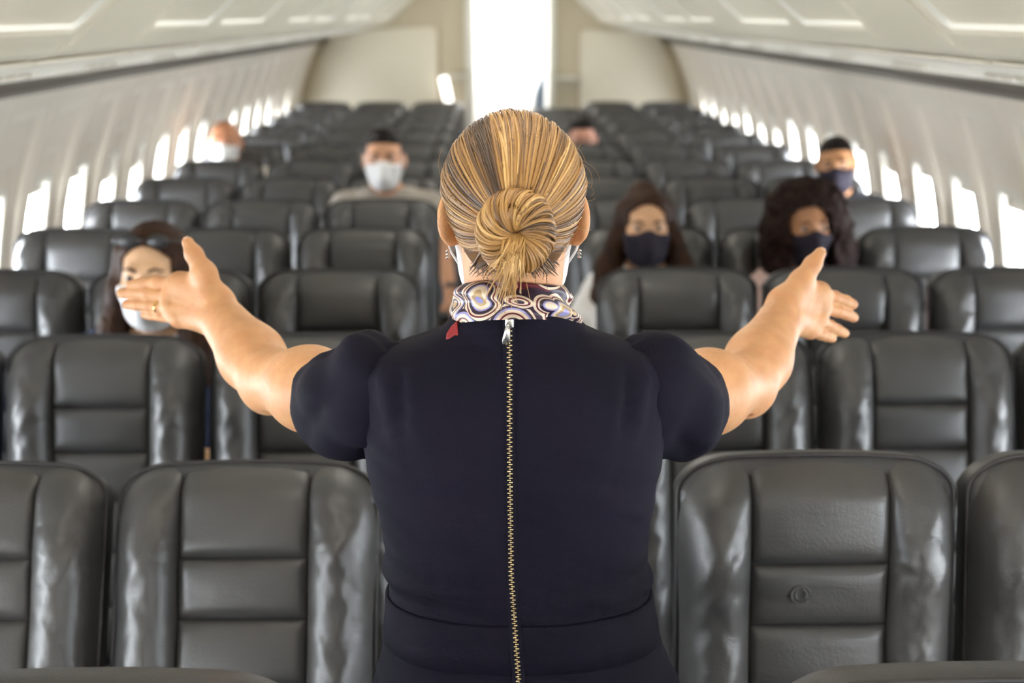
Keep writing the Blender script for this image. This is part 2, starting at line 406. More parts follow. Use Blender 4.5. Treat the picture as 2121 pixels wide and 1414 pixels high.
# ------------------------------------------------------------------ overhead bins
QB = np.array([.915, 1.782]); QE = np.array([.54, 2.115]); QL = np.linalg.norm(QE - QB); QD = (QE - QB) / QL; QN = np.array([-QD[1], QD[0]]); QN = QN if QN[0] < 0 else -QN
def faceP(side, y, q, d=0.):
    p = QB + QD * q + QN * d; return (side * p[0], y, p[1])
BL = 2.35
def bin_body(side):
    pr = [(1.46, 1.672), (1.40, 1.676), (.975, 1.757), (.94, 1.764), (.918, 1.776), (.905, 1.792), (.53, 2.125), (.60, 2.28), (1.20, 2.20), (1.42, 1.80)]
    return mesh('body', *(lambda b: (b.v, b.f))(MB().rings([[(side * x, y, z) for x, z in pr] for y in (.004, BL - .004)])), smooth=False)
def door_mesh(side, y0, y1, ry0, ry1):
    q0, q1 = .018, QL - .01; r0, r1 = .068, QL - .045; T = .012; D = -.012
    b = MB()
    def loop(a0, a1, b0, b1, d, r):
        P = rr_pts((a1 - a0) / 2, (b1 - b0) / 2, r, 4); return [faceP(side, (a0 + a1) / 2 + p, (b0 + b1) / 2 + q, d) for p, q in P]
    b.rings([loop(y0, y1, q0, q1, -.004, .012), loop(y0, y1, q0, q1, T - .004, .012), loop(y0 + .004, y1 - .004, q0 + .004, q1 - .004, T, .012),
             loop(ry0 - .012, ry1 + .012, r0 - .012, r1 + .012, T, .03), loop(ry0, ry1, r0, r1, T - .003, .025)], True, False, False)
    l = MB(); l.rings([loop(ry0, ry1, r0, r1, T - .003, .025), loop(ry0 + .010, ry1 - .010, r0 + .010, r1 - .010, D, .02)], True, False, False)
    p = MB(); p.rings([loop(ry0 + .010, ry1 - .010, r0 + .010, r1 - .010, D, .02), loop(ry0 + .02, ry1 - .02, r0 + .02, r1 - .02, D + .001, .02)], True, False, True)
    return mesh('door', b.v, b.f, False), mesh('recess_lip', l.v, l.f, False), mesh('recess_panel', p.v, p.f, False)
ORD = 'first second third fourth fifth sixth seventh eighth ninth tenth eleventh twelfth thirteenth fourteenth'.split()
for side, nm in ((-1, 'left'), (1, 'right')):
    bmh = bin_body(side)
    dm = [door_mesh(side, .55, 1.355, .575, 1.285), door_mesh(side, 1.363, BL - .012, 1.435, 2.285)]
    fmx = door_mesh(side, .012, .542, .05, .5)[0]
    fb = MB(); fb.rings([[faceP(side, y, q, d) for q, d in ((.018, -.004), (.018, .010), (QL - .01, .010), (QL - .01, -.004))] for y in (.012, .542)]); fmx = mesh('filler_panel', fb.v, fb.f, False)
    for i in range(6):
        y = 2.93 + BL * (i - 2) if i < 6 else 0
        o = empty('overhead_bin', (0, y, 0))
        place = ['behind the viewpoint', 'nearest the viewpoint', 'second nearest', 'third along the cabin', 'fourth along the cabin', 'last before the bulkhead'][i]
        if y + BL > Y1 - .02: pass
        tag(o, 'cream overhead bin with two recessed doors, %s side, %s' % (nm, place), 'overhead bin', 'overhead bins')
        obj('body', bmh, M['bin'], o); obj('filler_panel', fmx, M['bin'], o)
        for a, l, p in dm:
            d = obj('door', a, M['bin'], o); obj('recess_lip', l, M['binlip'], d); obj('recess_panel', p, M['bin'], d)
    # service panels under the bins
    sp = MB().rings([[(side * x, y, z) for x, z in ((1.455, 1.664), (1.40, 1.668), (1.40, 1.675), (1.455, 1.675))] for y in (Y0, Y1)]).build('trim_' + ('3' if side < 0 else '4'), M['psu'], smooth=False)
    tag(sp, 'service rail under the overhead bins, ' + nm, kind='structure')
    pmesh = rbox(-.24, .24, -.37, .37, -.006, .006, .005, 2, 'service_panel'); vm = MB()
    vm.rings([[(r * math.cos(a), r * math.sin(a), z) for a in np.linspace(0, 2 * PI, 13)[:-1]] for r, z in ((.022, 0), (.022, -.010), (.012, -.014))]); vme = mesh('air_vent', vm.v, vm.f)
    for i in range(19):
        y = Y0 + .45 + i * .78
        a = math.atan2(1.757 - 1.676, 1.40 - .975)
        p = obj('service_panel', pmesh, M['psu'], sp, (side * 1.188, y, 1.709), (0, side * a, 0))
        for k in (-1, 0, 1): obj('air_vent', vme, M['psu'], p, (side * -.05, k * .1, -.006))

# ------------------------------------------------------------------ rear bulkhead and galley
DX0, DX1 = -.18, .47            # doorway
def shell_x(z): return float(np.polyval(WP, min(z, 1.64))) if z < 1.64 else 1.5
def bulk_part(x_in, side):
    zs = list(np.linspace(0, 1.66, 14)); outer = [(side * (shell_x(z) + .03), z) for z in zs] + [(side * 1.45, 1.75), (side * 1.3, 2.3)]
    inner = [(x_in, z) for z in np.linspace(2.3, 0, 16)]
    P = outer + inner; return MB().rings([[(x, y, z) for x, z in P] for y in (Y1, Y1 + .05)])
bw = MB(); a = bulk_part(DX0, -1); b_ = bulk_part(DX1, 1); bw.add(a.v, a.f); bw.add(b_.v, b_.f); bw.box(DX0, DX1, Y1, Y1 + .05, 2.15, 2.3)
wb = bw.build('wall_back', M['bulk'], smooth=False); tag(wb, 'beige rear bulkhead with a bright galley doorway', kind='structure')
def curved_panel(side, xin, ztop, name):
    zs = np.linspace(.05, 1.6, 12); P = [(side * (shell_x(z) - .06), z) for z in zs]
    xo = P[-1][0]; n = 6
    top = [(side * 1.40, 1.66), (side * 1.28, 1.70), (side * 1.0, ztop - .02), (xin + side * .05, ztop), (xin + side * .015, ztop - .015), (xin, ztop - .05), (xin, .05)]
    return MB().rings([[(x, y, z) for x, z in P + top] for y in (Y1 - .022, Y1)]).build(name, M['bulk2'], wb, smooth=False)
curved_panel(-1, -.50, 1.74, 'bulkhead_panel'); curved_panel(1, .74, 1.72, 'bulkhead_panel')
MB().box(DX0 - .075, DX0, Y1 - .05, Y1 + .1, 0, 2.15).build('door_post', M['ceil'], wb, smooth=False)
MB().box(DX1, DX1 + .05, Y1 - .05, Y1 + .1, 0, 2.15).build('door_post', M['ceil'], wb, smooth=False)
obj('shelf', rbox(-.48, DX0 - .08, Y1 - .10, Y1, 1.31, 1.335, .008), M['ceil'], wb)
obj('shelf', rbox(DX1 + .05, DX1 + .25, Y1 - .10, Y1, 1.29, 1.315, .008), M['ceil'], wb)
so = obj('bulkhead_glint', rbox(-.035, .035, -.012, .012, -.13, .13, .01), M['strip'], None, (-.42, Y1 - .16, 1.19), (0, -.2, 0))  # glowing strip stands in for a bright reflection; no lamp here
tag(so, 'slim white strip glowing as a reflection on the rear bulkhead, left of the doorway', 'lamp')
so2 = empty('highlight_spot', (.66, Y1 - .15, 1.03)); tag(so2, 'small round spot glowing as a highlight on the rear bulkhead right of the doorway', 'lamp')
vm = MB().rings([[(r * math.cos(a), y, r * math.sin(a)) for a in np.linspace(0, 2 * PI, 17)[:-1]] for r, y in ((.02, 0), (.024, -.01), (.02, -.02))]); vm.build('spot_glow', M['strip'], so2)  # glowing disc added in place of an out-of-focus highlight
MB().tube([(0, 0, 0), (0, .08, -.01), (0, .15, -.02)], .012).build('spot_arm', M['metal'], so2)
# galley behind
g = MB(); g.box(-1.6, 1.6, 15.1, 15.2, 0, 2.3); gw = g.build('wall_galley', M['galley'], smooth=False); tag(gw, 'white galley end wall beyond the doorway', kind='structure')
for x0, x1 in ((-1.65, -1.6), (1.6, 1.65)):
    tag(MB().box(x0, x1, Y1 + .05, 15.1, 0, 2.3).build('wall_galley_side', M['galley'], smooth=False), 'white galley side wall', kind='structure')
tag(MB().box(-1.65, 1.65, Y1, 15.2, 2.3, 2.34).build('ceiling_galley', M['galley'], smooth=False), 'white galley ceiling', kind='structure')
gc = empty('galley_cabinet', (-.3, 14.7, 0)); tag(gc, 'white galley cabinet beyond the doorway', 'cabinet')
obj('body', rbox(-.9, .42, -.35, .35, .02, 2.2, .02), M['galley'], gc); 
for k in range(3): obj('cabinet_door', rbox(-.85, .40, -.365, -.35, .1 + k * .7, .75 + k * .7, .006), M['galley'], gc)
cu = MB(); R = []
for z in np.linspace(.02, 1.32, 10):
    wid = .13 * math.sqrt(max(0, 1 - (z / 1.34) ** 6)); R.append([(DX1 - .02 - wid + .03 * 0 + (wid) * t + .006 * math.sin(t * 25), Y1 + .14 + .02 * math.sin(t * 19 + z), z) for t in np.linspace(0, 1, 16)] + [(DX1 - .02 - wid + wid * t, Y1 + .19 + .02 * math.sin(t * 19 + z), z) for t in np.linspace(1, 0, 16)])
tag(cu.rings(R).build('curtain', M['curtain']), 'pale blue cloth gathered at the right edge of the doorway', 'curtain')
ld = bpy.data.lights.new('galley_fill_light', 'AREA'); ld.size = 1.2; ld.energy = GALLEY; ld.color = (1, .97, .95)  # area light without a fixture, added so the galley reads white
lo = bpy.data.objects.new('galley_fill_light', ld); COL.objects.link(lo); lo.location = (.3, 13.6, 2.25)
# front end of the cabin, behind the viewpoint
fw = MB().box(-1.75, 1.75, Y0 - .05, Y0, 0, 2.3).build('wall_front', M['ceil'], smooth=False); tag(fw, 'cream front bulkhead', kind='structure')

# ------------------------------------------------------------------ seats
HW, SL = .219, .735
SU = .108                        # seam between centre panels and bolsters
def vtop(u):
    rx, ry = .085, .050; a = max(0., (abs(u) - (HW - rx)) / rx); a = min(a, 1.)
    return SL - ry * (1 - math.sqrt(max(0, 1 - a * a))) - .010 * (u / HW) ** 2
def back_w(u, v, seed=0):
    e = vtop(u) - v; au = abs(u)
    w = .014 * float(sstep(.45, .6, v)) - .004
    b = (au - SU) / (HW - SU)
    if b > 0:
        blg = .040 * math.sin(PI * min(1, b) ** .85) ** .9 if b < 1 else 0
        w += blg * (.25 + .75 * float(sstep(.03, .17, e))) - .042 * b ** 7
        nv = noise.noise((u * 12, v * 60 + u * 90, seed * 7.3)) * .5 + noise.noise((u * 9 + 3, v * 26 - u * 40, seed * 3.1)) - .9 * max(0, .25 - abs(noise.noise((u * 7, v * 30 + 40 * u, seed * 2.7 + 4)))) * 4 * .5
        for m_ in range(4):
            ax_, ay_ = SU + .003, .615 - .022 * m_ - .004 * (seed % 3); dx_, dy_ = .036 - .004 * m_, (.016 - .012 * m_) * (1 if (seed + m_) % 2 else -1)
            t_ = min(1, max(0, ((au - ax_) * dx_ + (v - ay_) * dy_) / (dx_ * dx_ + dy_ * dy_))); w -= .0042 * (1 - .7 * t_) * math.exp(-math.hypot(au - ax_ - dx_ * t_, v - ay_ - dy_ * t_) / .0045)
        w += .0052 * nv * math.sin(PI * min(1, b)) * float(sstep(.02, .10, e))
    if e < .075: w -= .062 * (1 - max(e, 0) / .075) ** 2.2
    return w
def patch(u0, u1, v0, v1, nu, nv, seed, top=False):
    "one leather panel of the backrest, v1 None: up to the outline"
    v = []; f = []
    for i in range(nv + 1):
        for j in range(nu + 1):
            s = j / nu; s = .5 - .5 * math.cos(PI * s) if nu > 4 else s
            t = i / nv; t2 = .5 - .5 * math.cos(PI * t) if not top else (t * .5 + .5 * (.5 - .5 * math.cos(PI * t)))
            u = u0 + (u1 - u0) * s; ve = vtop(u) if top else v1; vv = v0 + (ve - v0) * t2
            dist = [vv - v0] + ([] if top else [v1 - vv])
            if abs(abs(u0) - SU) < 1e-6: dist.append(abs(u - u0))
            if abs(abs(u1) - SU) < 1e-6: dist.append(abs(u1 - u))
            dm_ = max(0, min(dist)); w = back_w(u, vv, seed)
            if abs(u0) <= SU + 1e-6 and abs(u1) <= SU + 1e-6:
                ss, tt = abs(2 * s - 1), abs(2 * t2 - 1) if not top else max(0, 1 - 2 * t2)
                w += .007 * (1 - ss ** 3) * (1 - tt ** 4) + .0016 * noise.noise((u * 14, vv * 20, seed * 5 + 2))
            w -= .011 * math.exp(-dm_ / .0045)
            v.append((u, -w, vv))
    n = nu + 1
    for i in range(nv):
        for j in range(nu): f.append((i * n + j, i * n + j + 1, (i + 1) * n + j + 1, (i + 1) * n + j))
    return mesh('leather_panel', v, f)
def outline(inset, n=40):
    P = [(-HW + inset, 0)]
    us = [-(HW - inset) * math.cos(PI * i / n) for i in range(n + 1)]
    for u in us: P.append((u, vtop(u / (HW - inset) * HW) - inset))
    P.append((HW - inset, 0)); return P
def core_mesh():
    R = []
    for ins, w in ((.016, -.022), (.004, -.034), (0, -.042), (0, -.085), (.010, -.100), (.03, -.108)):
        R.append([(u, -w, v) for u, v in outline(ins)])
    return mesh('backrest', *(lambda b: (b.v, b.f))(MB().rings(R)))
def piping_mesh():
    return mesh('piping', *(lambda b: (b.v, b.f))(MB().tube([(u, .0375, v) for u, v in outline(.0005)], .0042, 6)))
VS = [.01, .125, .245, .360, .468, .568]
SEATS = []
def seat_set(seed):
    d = [('side_bolster', patch(-HW, -SU, .0, None, 20, 130, seed, True)), ('side_bolster', patch(SU, HW, .0, None, 20, 130, seed + 11, True)),
         ('head_panel', patch(-SU, SU, VS[5], None, 18, 18, seed, True))]
    for k in range(5): d.append(('back_panel', patch(-SU, SU, VS[k], VS[k + 1], 18, 10, seed + k)))
    return d
SETS = [seat_set(s) for s in (1, 2, 3)]
CORE = core_mesh(); PIPE = piping_mesh()
def cushion_mesh():
    R = []
    for y, z0, z1, ins in ((.06, .36, .44, .01), (0, .34, .45, 0), (-.30, .33, .455, 0), (-.41, .33, .455, 0), (-.45, .345, .44, .006), (-.465, .37, .42, .02)):
        h = HW - ins; R.append([(sx * (h - a), y, z) for sx, a, z in ((-1, .02, z0), (-1, 0, z0 + .02), (-1, 0, z1 - .035), (-1, .02, z1 - .008), (-1, .06, z1), (1, .06, z1), (1, .02, z1 - .008), (1, 0, z1 - .035), (1, 0, z0 + .02), (1, .02, z0))])
    return mesh('seat_cushion', *(lambda b: (b.v, b.f))(MB().rings(R)))
CUSH = cushion_mesh(); ARM = rbox(-.022, .022, -.36, .02, -.02, .022, .012, 3, 'armrest')
LEGM = MB(); LEGM.tube([(-.15, -.38, .34), (-.15, -.36, .02)], .016); LEGM.tube([(-.15, .02, .34), (-.15, -.06, .02)], .016); LEGM.tube([(-.15, -.4, .02), (-.15, 0, .02)], .02); LEGM.tube([(-.21, -.30, .325), (.21, -.30, .325)], .02); LEGM.tube([(-.21, -.02, .325), (.21, -.02, .325)], .02)
LEGM = mesh('seat_leg', LEGM.v, LEGM.f)
for me, m in ((CORE, 'leather_core'), (PIPE, 'piping'), (CUSH, 'leather'), (ARM, 'black_plastic'), (LEGM, 'metal')): me.materials.append(M[m])
for st in SETS:
    for _, me in st: me.materials.append(M['leather'])
PIV = .45
def row_y(k): return {0: 1.275, 1: 2.00}.get(k, 2.13 + .78 * (k - 1))
REC = {}
def recline(k, side):
    base = {0: 2, 1: 25 if side < 0 else 8, 2: 18, 3: 9, 4: 10, 5: 14, 6: 15, 7: 16}.get(k, 14)
    return base
def seat_x(side, c): return side * (.245 + HW + c * .46)
CNAME = ['aisle', 'middle', 'window']
def make_seat(k, side, c, rec, label):
    o = empty('passenger_seat', (seat_x(side, c), row_y(k), 0)); tag(o, label, 'seat', 'grey leather passenger seats in rows')
    r = (-math.radians(rec), 0, 0); L = (0, 0, PIV)
    obj('backrest', CORE, None, o, L, r); obj('seat_cushion', CUSH, None, o)
    for nm, me in SETS[(k * 3 + c + (side > 0)) % 3]:
        obj(nm, me, None, o, L, r)
    if k < 9:
        obj('piping', PIPE, None, o, L, r)
    obj('armrest', ARM, None, o, (-side * .23, -.02, .64))
    if c == 2: obj('armrest', ARM, None, o, (side * .23, -.02, .64))
    obj('seat_leg', LEGM, None, o)
    return o
ROWW = ['nearest'] + ['%s' % q for q in ORD]
for k in range(0, 14):
    for side in (-1, 1):
        for c in range(3):
            if k == 0 and c > 0: continue
            if k == 13 and side > 0 and c == 0: continue
            sd = 'left' if side < 0 else 'right'
            if k == 0: lab = 'grey leather seat cut off by the bottom %s corner of the picture' % sd
            else: lab = 'grey leather %s seat in the %s full row, %s of the aisle' % (CNAME[c], ORD[k - 1], sd)
            so_ = make_seat(k, side, c, recline(k, side), lab)
            if k == 1 and side > 0 and c == 0:      # a faint embossed roundel on one seat
                em = MB()
                for r_, a0, a1 in ((.0145, .2, 5.6), (.0085, 2.2, 5.2), (.0085, -.9, 1.4)): em.tube([(-.032 + r_ * math.cos(a), -.0125, .522 + r_ * math.sin(a)) for a in np.linspace(a0, a1, 22)], .0016, 6)
                em = em.build('embossed_emblem', M['leather'], so_, loc=(0, 0, PIV), rot=(-math.radians(recline(k, side)), 0, 0)); EMB = em

# ------------------------------------------------------------------ people
def head_frame(c, yaw=0., pitch=0., roll=0., s=1.):
    "c: centre of the head; yaw 0 looks along +y; returns point and rotation maps"
    Rm = np.array((Matrix.Rotation(yaw, 3, 'Z') @ Matrix.Rotation(pitch, 3, 'X') @ Matrix.Rotation(roll, 3, 'Y')))
    c = np.array(c, float)
    return (lambda p: c + Rm @ (np.array(p, float) * s)), Rm, s
def add_head(S, H, ears=True, fem=False, inflate=0.):
    P, Rm, s = H; i = inflate
    def E(c, r, k=.02, op='+', rot=None): S.ell(P(c), (np.array(r) + i / s) * s, k, Rm if rot is None else Rm @ rot, op)
    E((0, -.014, .028), (.074, .095, .083)); E((0, .026, -.035), (.060, .064, .080), .03)
    E((0, .038, -.080), (.040 if fem else .048, .045, .036), .03)
    for q in (-1, 1): E((q * .034, .062, -.022), (.026, .026, .026), .025)
    S.cap(P((-.030, .080, .024)), P((.030, .080, .024)), (.012 + i) * s, None, .02)
    if not i:
        for q in (-1, 1): E((q * .032, .100, .006), (.017, .013, .010), .012, '-')
        S.cap(P((0, .088, .008)), P((0, .107, -.028)), .008 * s, .0125 * s, .012)
        for q in (-1, 1): S.cap(P((q * .011, .094, -.031)), P((q * .012, .092, -.032)), .008 * s, None, .008)
        E((0, .091, -.060), (.024, .010, .007), .008); E((0, .089, -.071), (.020, .011, .008), .008)
    if ears:
        for q in (-1, 1):
            rot = np.array(Matrix.Rotation(q * .45, 3, 'Z') @ Matrix.Rotation(-.15, 3, 'X'))
            E((q * .080, -.014, -.006), (.0095, .019, .031), .008, '+', rot); E((q * .088, -.004, -.002), (.008, .010, .017), .006, '-', rot)
            E((q * .077, -.006, -.032), (.007, .009, .010), .008, '+', rot)
def local_of(H, X, Y, Z, c0):
    P, Rm, s = H; c = P((0, 0, 0)); q = (X - c[0], Y - c[1], Z - c[2])
    return [(Rm[0, i] * q[0] + Rm[1, i] * q[1] + Rm[2, i] * q[2]) / s for i in range(3)]
def face_mask(H, m, parent, vox=.004, wrap=.070, top=-.012, drop=-.125, front=.02, puff=.009):
    "a cloth mask: the lower face, a little inflated and cut along its edges"
    S = Sdf(); P, Rm, s = H; add_head(S, H, ears=False, inflate=puff)
    S.cap(P((0, .10, -.03)), P((0, .102, -.065)), (.012 + puff) * s, (.016 + puff) * s, .03)
    G, lo, vx, ax = S.grid(vox); X, Y, Z = np.meshgrid(*ax, indexing='ij', sparse=True)
    l = local_of(H, X, Y, Z, None)
    lx = np.abs(l[0]); edge = top + .016 * np.exp(-(l[0] / .022) ** 2) - .10 * np.maximum(lx - .045, 0)
    up = l[2] - edge; dn = (drop + .25 * np.maximum(lx - .02, 0)) - l[2]; bk = front - l[1] + .0 * lx
    G = np.maximum.reduce([G, (up * s).astype(np.float32), (dn * s).astype(np.float32), (bk * s).astype(np.float32)])
    V, F = nets(G, lo, vx); o = obj('face_mask', np_mesh('face_mask', V, F, 1), m, parent)
    b = MB()
    for q in (-1, 1):
        for z0, z1 in ((-.022, .004), (-.075, -.026)):
            b.tube([P((q * .062, .028, z0)), P((q * .076, .010, (z0 + z1) / 2)), P((q * .084, -.018, z1))], .0016 * s, 5)
    b.build('ear_loop', m, o); return o
def add_eyes(H, parent):
    P, Rm, s = H
    for q in (-1, 1):
        for nm, c, r, m in (('eye', (q * .032, .0765, .006), .0125, M['eye']), ('iris', (q * .032, .0825, .006), .0080, M['iris'])):
            b = MB(); c = np.array(c); R = []
            for i in range(1, 8):
                a = PI * i / 8; R.append([P(c + r * np.array((math.sin(a) * math.cos(t), math.cos(a), math.sin(a) * math.sin(t)))) for t in np.linspace(0, 2 * PI, 11)[:-1]])
            b.rings(R)
            if nm == 'eye': e = b.build(nm, m, parent)
            else: b.build(nm, m, e)
def brows(H, m, parent, th=.0035):
    P, Rm, s = H
    for q in (-1, 1):
        MB().tube([P((q * .015, .094, .024)), P((q * .030, .0935, .030)), P((q * .048, .083, .024))], [th * s, th * 1.1 * s, th * .5 * s], 6).build('eyebrow', m, parent)
def strands(name, L, m, parent, n=5):
    "L: list of (points, radii, tone): hair locks as thin tapering tubes in one mesh"
    V = []; F = []; T = []; off = 0
    ca = np.cos(2 * PI * np.arange(n) / n)[None, :, None]; sa = np.sin(2 * PI * np.arange(n) / n)[None, :, None]
    for P, r, tone in L:
        P = np.asarray(P, float); k = len(P); t = np.gradient(P, axis=0); t /= np.linalg.norm(t, axis=1)[:, None] + 1e-9
        ref = np.array([.3, .2, .93]); a = np.cross(t, ref); a /= np.linalg.norm(a, axis=1)[:, None] + 1e-9; b = np.cross(t, a)
        R = P[:, None, :] + np.asarray(r)[:, None, None] * (a[:, None, :] * ca + b[:, None, :] * sa)
        V.append(R.reshape(-1, 3)); i = np.arange(k - 1)[:, None] * n; j = np.arange(n)[None, :]; j2 = (j + 1) % n
        F.append((off + np.stack([i + j, i + j2, i + n + j2, i + n + j], -1)).reshape(-1, 4)); off += k * n
        T.append(np.repeat(np.broadcast_to(tone, k), n))
    V = np.concatenate(V); F = np.concatenate(F); me = np_mesh(name, V, F, 0)
    at_ = me.attributes.new('tone', 'FLOAT', 'POINT'); at_.data.foreach_set('value', np.concatenate(T).astype(np.float32))
    return obj(name, me, m, parent)

# ---- the person standing in the aisle
AT = empty('person', (-.02, 1.70, 0)); tag(AT, 'person with blond bun in navy dress standing in the aisle, both arms spread wide', 'person')
def achild(o): o.parent = AT; o.matrix_parent_inverse = Matrix.Translation((.02, -1.70, 0)); return o
HC = np.array((-.0215, 1.705, 1.618)); H = head_frame(HC, 0, -.10, 0, .99)
S = Sdf(); add_head(S, H, True, True)
S.cap((-.021, 1.70, 1.42), (-.0215, 1.695, 1.57), .062, .054, .03)
S.ell((-.02, 1.71, 1.33), (.155, .10, .16), .03)
S.cap((-.15, 1.70, 1.405), (.11, 1.70, 1.405), .04, None, .05)
ARMS = {}
def arm(S, sh, el, wr, rs, wd):
    sh, el, wr = [np.array(p) for p in (sh, el, wr)]; ax = (wr - el)
    S.cap(sh, sh + (el - sh) * .55, rs[0], rs[1], .03); S.cap(sh + (el - sh) * .55, el, rs[1], rs[2], .03)
    S.cap(el, el + ax * .30, rs[3], rs[4], .025)
    for q in (-1, 1): S.cap(el + ax * .30, wr + wd * q * .0125, rs[4] * .93, rs[5], .03)
shL, elL, wrL = at(762, 838, 1.73), at(556, 782, 1.955), at(446, 644, 2.12)
shR, elR, wrR = at(1361, 838, 1.73), at(1545, 792, 1.955), at(1627, 646, 2.12)
wdL = at(463, 607, 2.13) - at(426, 686, 2.12); wdL /= np.linalg.norm(wdL); wdR = at(1609, 600, 2.13) - at(1644, 692, 2.12); wdR /= np.linalg.norm(wdR)
arm(S, shL, elL, wrL, (.048, .053, .041, .039, .041, .022), wdL); arm(S, shR, elR, wrR, (.048, .053, .041, .039, .041, .022), wdR)
S.ell(elL + np.array((.0, -.012, -.022)), (.020, .020, .020), .03); S.ell(elR + np.array((0, -.010, -.020)), (.020, .020, .020), .03)
def hand(S, wr, knk, fing, thumb, wd, r0=.0094):
    "wr wrist; knk four knuckles; fing: per finger [pip, dip, tip]; thumb [cmc, mcp, ip, tip]"
    wr = np.array(wr)
    for i, kp in enumerate(knk):
        w0 = wr + wd * (.0165 - .011 * i); S.cap(w0, kp, .0195, .0125, .016)
        S.ell(np.array(kp) + np.array((0, -.006, .003)), (.0100, .0100, .0095), .007)
    for i in range(3): S.cap(knk[i], knk[i + 1], .0105, .0105, .012)
    for i, (kp, fp) in enumerate(zip(knk, fing)):
        q = (1, 1.04, 1, .88)[i]
        S.chain([kp] + list(fp), [r0 * 1.12 * q, r0 * 1.04 * q, r0 * .97 * q, r0 * .84 * q], .003)
        S.ell(fp[0], (r0 * 1.10 * q,) * 3, .003)
    S.chain(thumb, [.019, .0150, .0112, .0092], .010); S.ell(thumb[2], (.0122,) * 3, .008)
    S.cap(thumb[1], knk[0], .010, .009, .022); S.cap(thumb[0], knk[0], .014, .011, .02)
kL = [at(372, 588, 2.160), at(354, 612, 2.162), at(354, 637, 2.155), at(370, 661, 2.145)]
fL = [[at(325, 584, 2.178), at(296, 586, 2.190), at(272, 590, 2.198)], [at(306, 607, 2.182), at(276, 606, 2.196), at(252, 607, 2.206)],
      [at(310, 632, 2.178), at(284, 631, 2.190), at(263, 631, 2.200)], [at(334, 654, 2.165), at(316, 653, 2.176), at(300, 652, 2.184)]]
tL = [at(444, 615, 2.115), at(424, 566, 2.125), at(402, 527, 2.13), at(389, 502, 2.135)]
hand(S, wrL, kL, fL, tL, wdL)
kR = [at(1696, 608, 2.160), at(1702, 636, 2.162), at(1694, 662, 2.155), at(1678, 684, 2.145)]
fR = [[at(1728, 615, 2.178), at(1752, 623, 2.190), at(1767, 630, 2.198)], [at(1734, 643, 2.182), at(1754, 650, 2.196), at(1768, 657, 2.206)],
      [at(1718, 675, 2.178), at(1735, 683, 2.190), at(1749, 690, 2.200)], [at(1700, 692, 2.165), at(1713, 697, 2.176), at(1724, 701, 2.184)]]
tR = [at(1635, 615, 2.115), at(1660, 582, 2.125), at(1683, 548, 2.13), at(1699, 524, 2.135)]
hand(S, wrR, kR, fR, tR, wdR)
# tendons on the backs of the hands
for kk, wr in ((kL, wrL), (kR, wrR)):
    for kp in kk[:4]:
        a_ = wr + (kp - wr) * .35 + np.array((0, -.0165, .003)); S.cap(a_, kp + np.array((0, -.0115, .003)), .0030, .0036, .006)
for el_, q in ((elL, -1), (elR, 1)):      # creased skin at the elbows
    for m_ in range(4):
        a_ = el_ + np.array((q * (.026 - .006 * m_), -.030 - .002 * m_, .002 - .007 * m_)); S.cap(a_, a_ + np.array((-q * .016, -.006, -.022)), .0022, .0016, .006, None, '-')
G, lo_, vx, _ = S.grid(.0023, (-.68, 1.58, 1.19), (.60, 2.23, 1.745))
V1, F1 = nets(G, lo_, vx)
S2 = Sdf(); S2.ell((-.018, 1.71, 1.12), (.13, .095, .14), .05); S2.ell((-.008, 1.71, .96), (.165, .12, .13), .05)
for q in (-1, 1):
    S2.chain([(-.008 + q * .085, 1.71, .92), (-.008 + q * .08, 1.715, .52), (-.008 + q * .075, 1.70, .10)], [.085, .052, .036], .03)
    S2.cap((-.008 + q * .075, 1.69, .05), (-.008 + q * .08, 1.82, .035), .032, .028, .03)
G, lo_, vx, _ = S2.grid(.007); V2, F2 = nets(G, lo_, vx)
body = achild(obj('body', np_mesh('body', np.concatenate([V1, V2]), np.concatenate([F1, F2 + len(V1)]), 1), M['skin']))
body['label'] = 'tanned bare arms, neck and open hands'
# nails
for tip, prev, up, nm in ((tL[3], tL[2], (.25, -.85, .2), 'thumb'), (tR[3], tR[2], (-.1, -.9, .2), 'thumb')):
    d_ = tip - prev; d_ /= np.linalg.norm(d_); u_ = np.array(up); u_ -= d_ * (u_ @ d_); u_ /= np.linalg.norm(u_); s_ = np.cross(d_, u_); R = []
    for ds, hh in ((-.008, .0072), (0, .0079), (.006, .0072), (.0085, .0052)):
        wd = .0062 if ds < .006 else .0040
        R.append([tip + d_ * ds + s_ * wd * math.sin(a) * 1.0 + u_ * (hh + .0018 * (math.cos(a * 1.3) - 1)) for a in np.linspace(-1.25, 1.25, 7)])
    achild(MB().rings(R, False, False, False).build('finger_nail', M['nail']))
# wedding ring on the left ring finger
a_, b_ = kL[2], fL[2][0]; c_ = a_ + (b_ - a_) * .55; t_ = (b_ - a_) / np.linalg.norm(b_ - a_); u_ = np.cross(t_, (0, 0, 1.)); u_ /= np.linalg.norm(u_); v_ = np.cross(u_, t_)
achild(MB().tube([c_ + .0108 * (u_ * math.cos(q) + v_ * math.sin(q)) for q in np.linspace(0, 2 * PI, 25)], .0016, 6, False).build('finger_ring', M['gold']))

# dress
def tab(T, z): 
    T = np.array(T); return [np.interp(z, T[:, 0], T[:, i]) for i in range(1, T.shape[1])]
